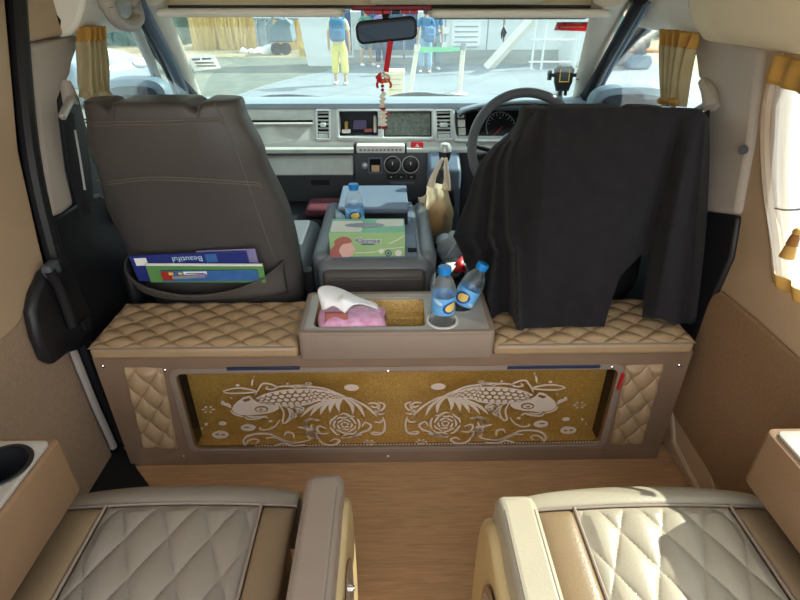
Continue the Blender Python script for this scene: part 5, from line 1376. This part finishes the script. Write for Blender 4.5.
_, q = person(341, 85, PI, 'person in cream shirt and yellow trousers carrying blue backpack, left of mirror', 1.74, 'cream_cloth', 'yellow_cloth', .22, 1.2, .06)
backpack(q, 0, 'blue backpack on the person in yellow trousers', z=1.24, off=.30, s=1.12)
person(367, 66, .6, 'person in green top and short trousers standing behind the mirror', 1.66, 'green_cloth', 'green_cloth', .78, 1.0, .15)
person(382, 68, .2, 'person in purple top and navy trousers standing behind the mirror', 1.7, 'purple_cloth', 'navy_cloth', .15, 1.1, .03)
_, q = person(425, 73, PI, 'person in blue jacket and light jeans standing at the queue barrier', 1.68, 'blue_cloth', 'jean_light', .12, 1.05, .06)
backpack(q, .3, 'blue shoulder bag carried by the person in light jeans', 'blue_cloth', z=1.02, off=.31, s=.9)
person(433, 70, .3, 'person in blue top and wide grey trousers behind the barrier', 1.72, 'blue_cloth', 'grey_cloth', .10, 1.4, .04)

# reeds, trees, fence and rubble at the back left
def reedbed(name, lab, x0, x1, Y0, dY, h0, h1, n, m, cat, lean=.15, wd=.05):
    g = G()
    for i in range(n):
        X = random.uniform(x0, x1); Y = Y0+random.uniform(0, dY); h = random.uniform(h0, h1)
        a = random.uniform(-lean, lean); b = random.uniform(-lean, lean); w = wd*random.uniform(.5, 1.2)
        P0 = Vector((X, Y, GZ)); P1 = P0+Vector((a*h*.4, b*h*.4, h*.6)); P2 = P0+Vector((a*h, b*h, h))
        g.add([P0+Vector((-w, 0, 0)), P0+Vector((w, .02, 0)), P1+Vector((-w*.7, 0, 0)), P1+Vector((w*.7, .02, 0)), P2], [(0, 1, 3, 2), (2, 3, 4)])
    return P(name, g, m, None, lab, cat, kind='stuff', recalc=False, flatshade=True)
xa = lambda x, Y: at(x, 40, Y=Y).x
reedbed('reeds', 'tall dry yellow reeds growing along back of gravel yard', xa(192, 25), xa(325, 25), 24.5, 2.5, 2.2, 4.2, 900, 'reed', 'reeds')
reedbed('dry_grass', 'low dry yellow grass at foot of the reeds', xa(300, 22), xa(338, 22), 21.3, 1.8, .25, .65, 500, 'dry_grass', 'grass', .4, .04)
reedbed('hedge', 'blue green bushes behind the reeds at far left', xa(120, 30), xa(200, 30), 27, 4, 2.5, 5.0, 900, 'tree_green', 'hedge', .3, .16)
reedbed('hedge', 'blue green bushes between the dry reeds and fence', xa(212, 30), xa(262, 30), 33, 2, 2.5, 4.6, 500, 'tree_green', 'hedge', .3, .16)
reedbed('hedge', 'pale green trees seen through right cab window', xa(600, 34), xa(700, 34), 33, 4, 3, 7.0, 900, 'tree_green', 'hedge', .3, .2)
fn = E('fence', (xa(285, 23.8), 23.8, GZ), 'pale grey panel fence in front of the reeds', 'fence')
for i, (x0, x1) in enumerate(((258, 266), (267, 275), (310, 318), (319, 327))):
    P('panel', G().box(xa(x0, 23.8), xa(x1, 23.8), 23.8, 23.85, GZ, GZ+1.15), 'fence_grey', fn); P('post', G().tube([(xa(x0, 23.8), 23.75, GZ), (xa(x0, 23.8), 23.75, GZ+1.3)], .05, 6), 'fence_grey', fn)
P('rail', G().tube([(xa(256, 23.7), 23.7, GZ+1.2), (xa(328, 23.7), 23.7, GZ+1.2)], .05, 6), 'fence_grey', fn)
tk = E('tipped_cart', (xa(282, 22.6), 22.6, GZ), 'grey blue cart with raised frame standing before the reeds', 'cart')
X0, X1 = xa(272, 23), xa(296, 23)
P('box', G().prism([(X0, GZ+.45), (X1, GZ+.45), (X1-.05, GZ+1.15), (X0+.5, GZ+1.25), (X0+.1, GZ+.9)], 1, 22.2, 23.2), 'truck_blue', tk, bevel=.05)
P('frame', G().tube([(X0, 22.2, GZ+1.0), ((X0+X1)/2, 22.2, GZ+1.5), (X1, 22.2, GZ+1.05)], .05, 6), 'fence_grey', tk)
for X in (X0+.3, X1-.3): P('wheel', G().tube([(X, 22.12, GZ+.22), (X, 22.3, GZ+.22)], .21, 18), 'tyre', tk)
for i, (x, y, r) in enumerate(((244, 53, .16), (260, 53, .19), (268, 53.8, .24), (281, 54, .22), (252, 53.5, .15))):
    q = at(x, y, Z=GZ); g = G().ball((q.x, q.y, GZ+r*.45), (r*1.2, r, r*.8), 14, 9)
    g.v = [v+Vector((mnoise.noise(v*3), mnoise.noise(v*3+Vector((5, 0, 0))), mnoise.noise(v*3+Vector((0, 5, 0)))))*.14 for v in g.v]
    P('sack', g, 'paper_white', None, ['leftmost white sack lying at the foot of reeds', 'white sack third from left before the grey fence', 'largest white sack in the row before the fence', 'rightmost white sack beside grey cart', 'smallest white sack second from left'][i], 'sack', 'white sacks before the reeds')

# excavator at the right
ex = E('excavator', at(637, 70, Z=GZ), 'small excavator with raised dark arm seen through right cab window', 'excavator')
q = at(637, 69, Z=GZ); Yx = q.y
def ep(x, y): return at(x, y, Y=Yx)
a, b = ep(627, 70), ep(647, 63)
P('track', G().prism([(a.x, GZ+.005), (b.x, GZ+.005), (b.x+.1, GZ+.2), (b.x, GZ+.42), (a.x, GZ+.42), (a.x-.1, GZ+.2)], 1, Yx-.2, Yx+.25), 'truck_blue', ex, bevel=.05)
P('track', G().prism([(a.x, GZ+.005), (b.x, GZ+.005), (b.x+.1, GZ+.2), (b.x, GZ+.42), (a.x, GZ+.42), (a.x-.1, GZ+.2)], 1, Yx+.8, Yx+1.25), 'truck_blue', ex, bevel=.05)
a, b = ep(648, 61), ep(660, 49)
P('engine_body', G().box(ep(636, 60).x, b.x, Yx-.1, Yx+1.1, GZ+.45, b.z), 'excavator_tan', ex, bevel=.12, seg=3)
P('cab', G().box(ep(640, 60).x, ep(648, 60).x, Yx, Yx+.9, b.z, b.z+.7), 'excavator_dark', ex, bevel=.08)
P('boom', G().tube(spline([ep(638, 63), ep(640, 52), ep(637, 42), ep(629, 37), ep(620, 44)], 5), .19, 8), 'excavator_dark', ex)
P('bucket', G().prism([(ep(621, 42).x, ep(621, 42).z), (ep(617, 46).x, ep(617, 46).z), (ep(618, 54).x, ep(618, 54).z), (ep(623, 52).x, ep(623, 52).z)], 1, Yx-.3, Yx+.3), 'excavator_dark', ex, bevel=.03)
# parked car at the left
cr = E('parked_car', (0, 0, 0), 'pale blue car parked outside left cab window', 'car')
P('body', G().prism([(-2.1, .35), (-2.1, .75), (-1.9, .90), (-1.0, .98), (1.15, .95), (2.0, .82), (2.15, .6), (2.15, .35)], 1, -.85, .85), 'car_paint', cr, bevel=.12, seg=4)
P('cabin', G().prism([(-1.7, .94), (-1.25, 1.42), (.25, 1.46), (1.05, .95)], 1, -.70, .70), 'car_glass', cr, bevel=.08, seg=3)
P('roof', G().prism([(-1.3, 1.40), (-1.2, 1.47), (.2, 1.50), (.32, 1.42)], 1, -.68, .68), 'car_paint', cr, bevel=.03)
for x in (-1.35, 1.35):
    for y in (-.82, .82):
        w_ = P('wheel', G().tube([(x, y-.1, .32), (x, y+.1, .32)], .32, 24), 'tyre', cr, bevel=.03); P('hub_cap', G().tube([(x, y-.115*1, .32), (x, y+.115, .32)], .19, 18), 'silver_trim', w_)
for y in (-.6, .6): P('headlamp', G().ball((2.1, y, .72), (.09, .2, .09), 12, 8), 'paper_white', cr)
place(cr, (-7.3, 12.2, GZ+.003), (0, 0, R(-25)))
# door mirrors
for s, pxs, lab in ((-1, ((104, 84), (164, 112)), 'left door mirror housing outside the cab window'), (1, ((600, 92), (662, 122)), 'right door mirror housing outside the cab window')):
    a, b = at(*pxs[0], Y=2.0), at(*pxs[1], Y=2.0)
    if s < 0: a, b = at(*pxs[0], Y=1.95), at(*pxs[1], Y=1.95)
    m_ = E('door_mirror', (s*1.02, 2.0, .75), lab, 'door mirror', 'door mirrors')
    cx, cz = (a.x+b.x)/2, (a.z+b.z)/2; w_, h_ = abs(b.x-a.x)/2, abs(a.z-b.z)/2
    MM = frame((cx, a.y, cz), (1, 0, 0), (0, 0, 1))
    se = [(w_*math.copysign(abs(math.cos(t))**.6, math.cos(t)), h_*math.copysign(abs(math.sin(t))**.6, math.sin(t))) for t in [2*PI*k/32 for k in range(32)]]
    P('housing', G().plate([se], .08, MM @ Matrix.Translation((0, 0, -.045)), .02), 'truck_blue', m_)
    P('mirror_glass', G().plate([[(p[0]*.88, p[1]*.86) for p in se]], .004, MM @ Matrix.Translation((0, 0, .002))), 'mirror_dark', m_)
    P('mount_arm', G().tube([(cx-s*w_*.6, a.y, cz-h_*.5), (s*.89, 2.12, cz-h_*.7)], .025, 8), 'black_plastic', m_)

# ================================================================== LIGHT
SUN_E, SKY_E, EXPO = 4.6, 1.0, 1.76
w = bpy.data.worlds.new('sky'); S.world = w; w.use_nodes = True
N = w.node_tree.nodes; L = w.node_tree.links
bg = N['Background']; bg.inputs['Strength'].default_value = SKY_E
tc = N.new('ShaderNodeTexCoord'); sp = N.new('ShaderNodeSeparateXYZ'); L.new(tc.outputs['Generated'], sp.inputs[0])
rp = N.new('ShaderNodeValToRGB'); L.new(sp.outputs['Z'], rp.inputs['Fac'])
rp.color_ramp.elements[0].position = 0; rp.color_ramp.elements[0].color = (1.0, .98, .93, 1)
rp.color_ramp.elements[1].position = .7; rp.color_ramp.elements[1].color = (.76, .87, 1.0, 1)
L.new(rp.outputs['Color'], bg.inputs['Color'])
sl = bpy.data.lights.new('sun', 'SUN'); sl.energy = SUN_E; sl.angle = R(.6); sl.color = (1, .95, .86)
so = bpy.data.objects.new('sun', sl); COL.objects.link(so)
SUN_EL, SUN_AZ = R(39.5), R(24)       # azimuth from +X towards +Y
d = Vector((math.cos(SUN_EL)*math.cos(SUN_AZ), math.cos(SUN_EL)*math.sin(SUN_AZ), math.sin(SUN_EL)))
so.rotation_euler = d.to_track_quat('Z', 'Y').to_euler(); so.location = (6, 0, 6)
S.view_settings.view_transform = 'Standard'; S.view_settings.look = 'None'
S.view_settings.exposure = EXPO; S.view_settings.gamma = 1; S.view_settings.use_curve_mapping = False
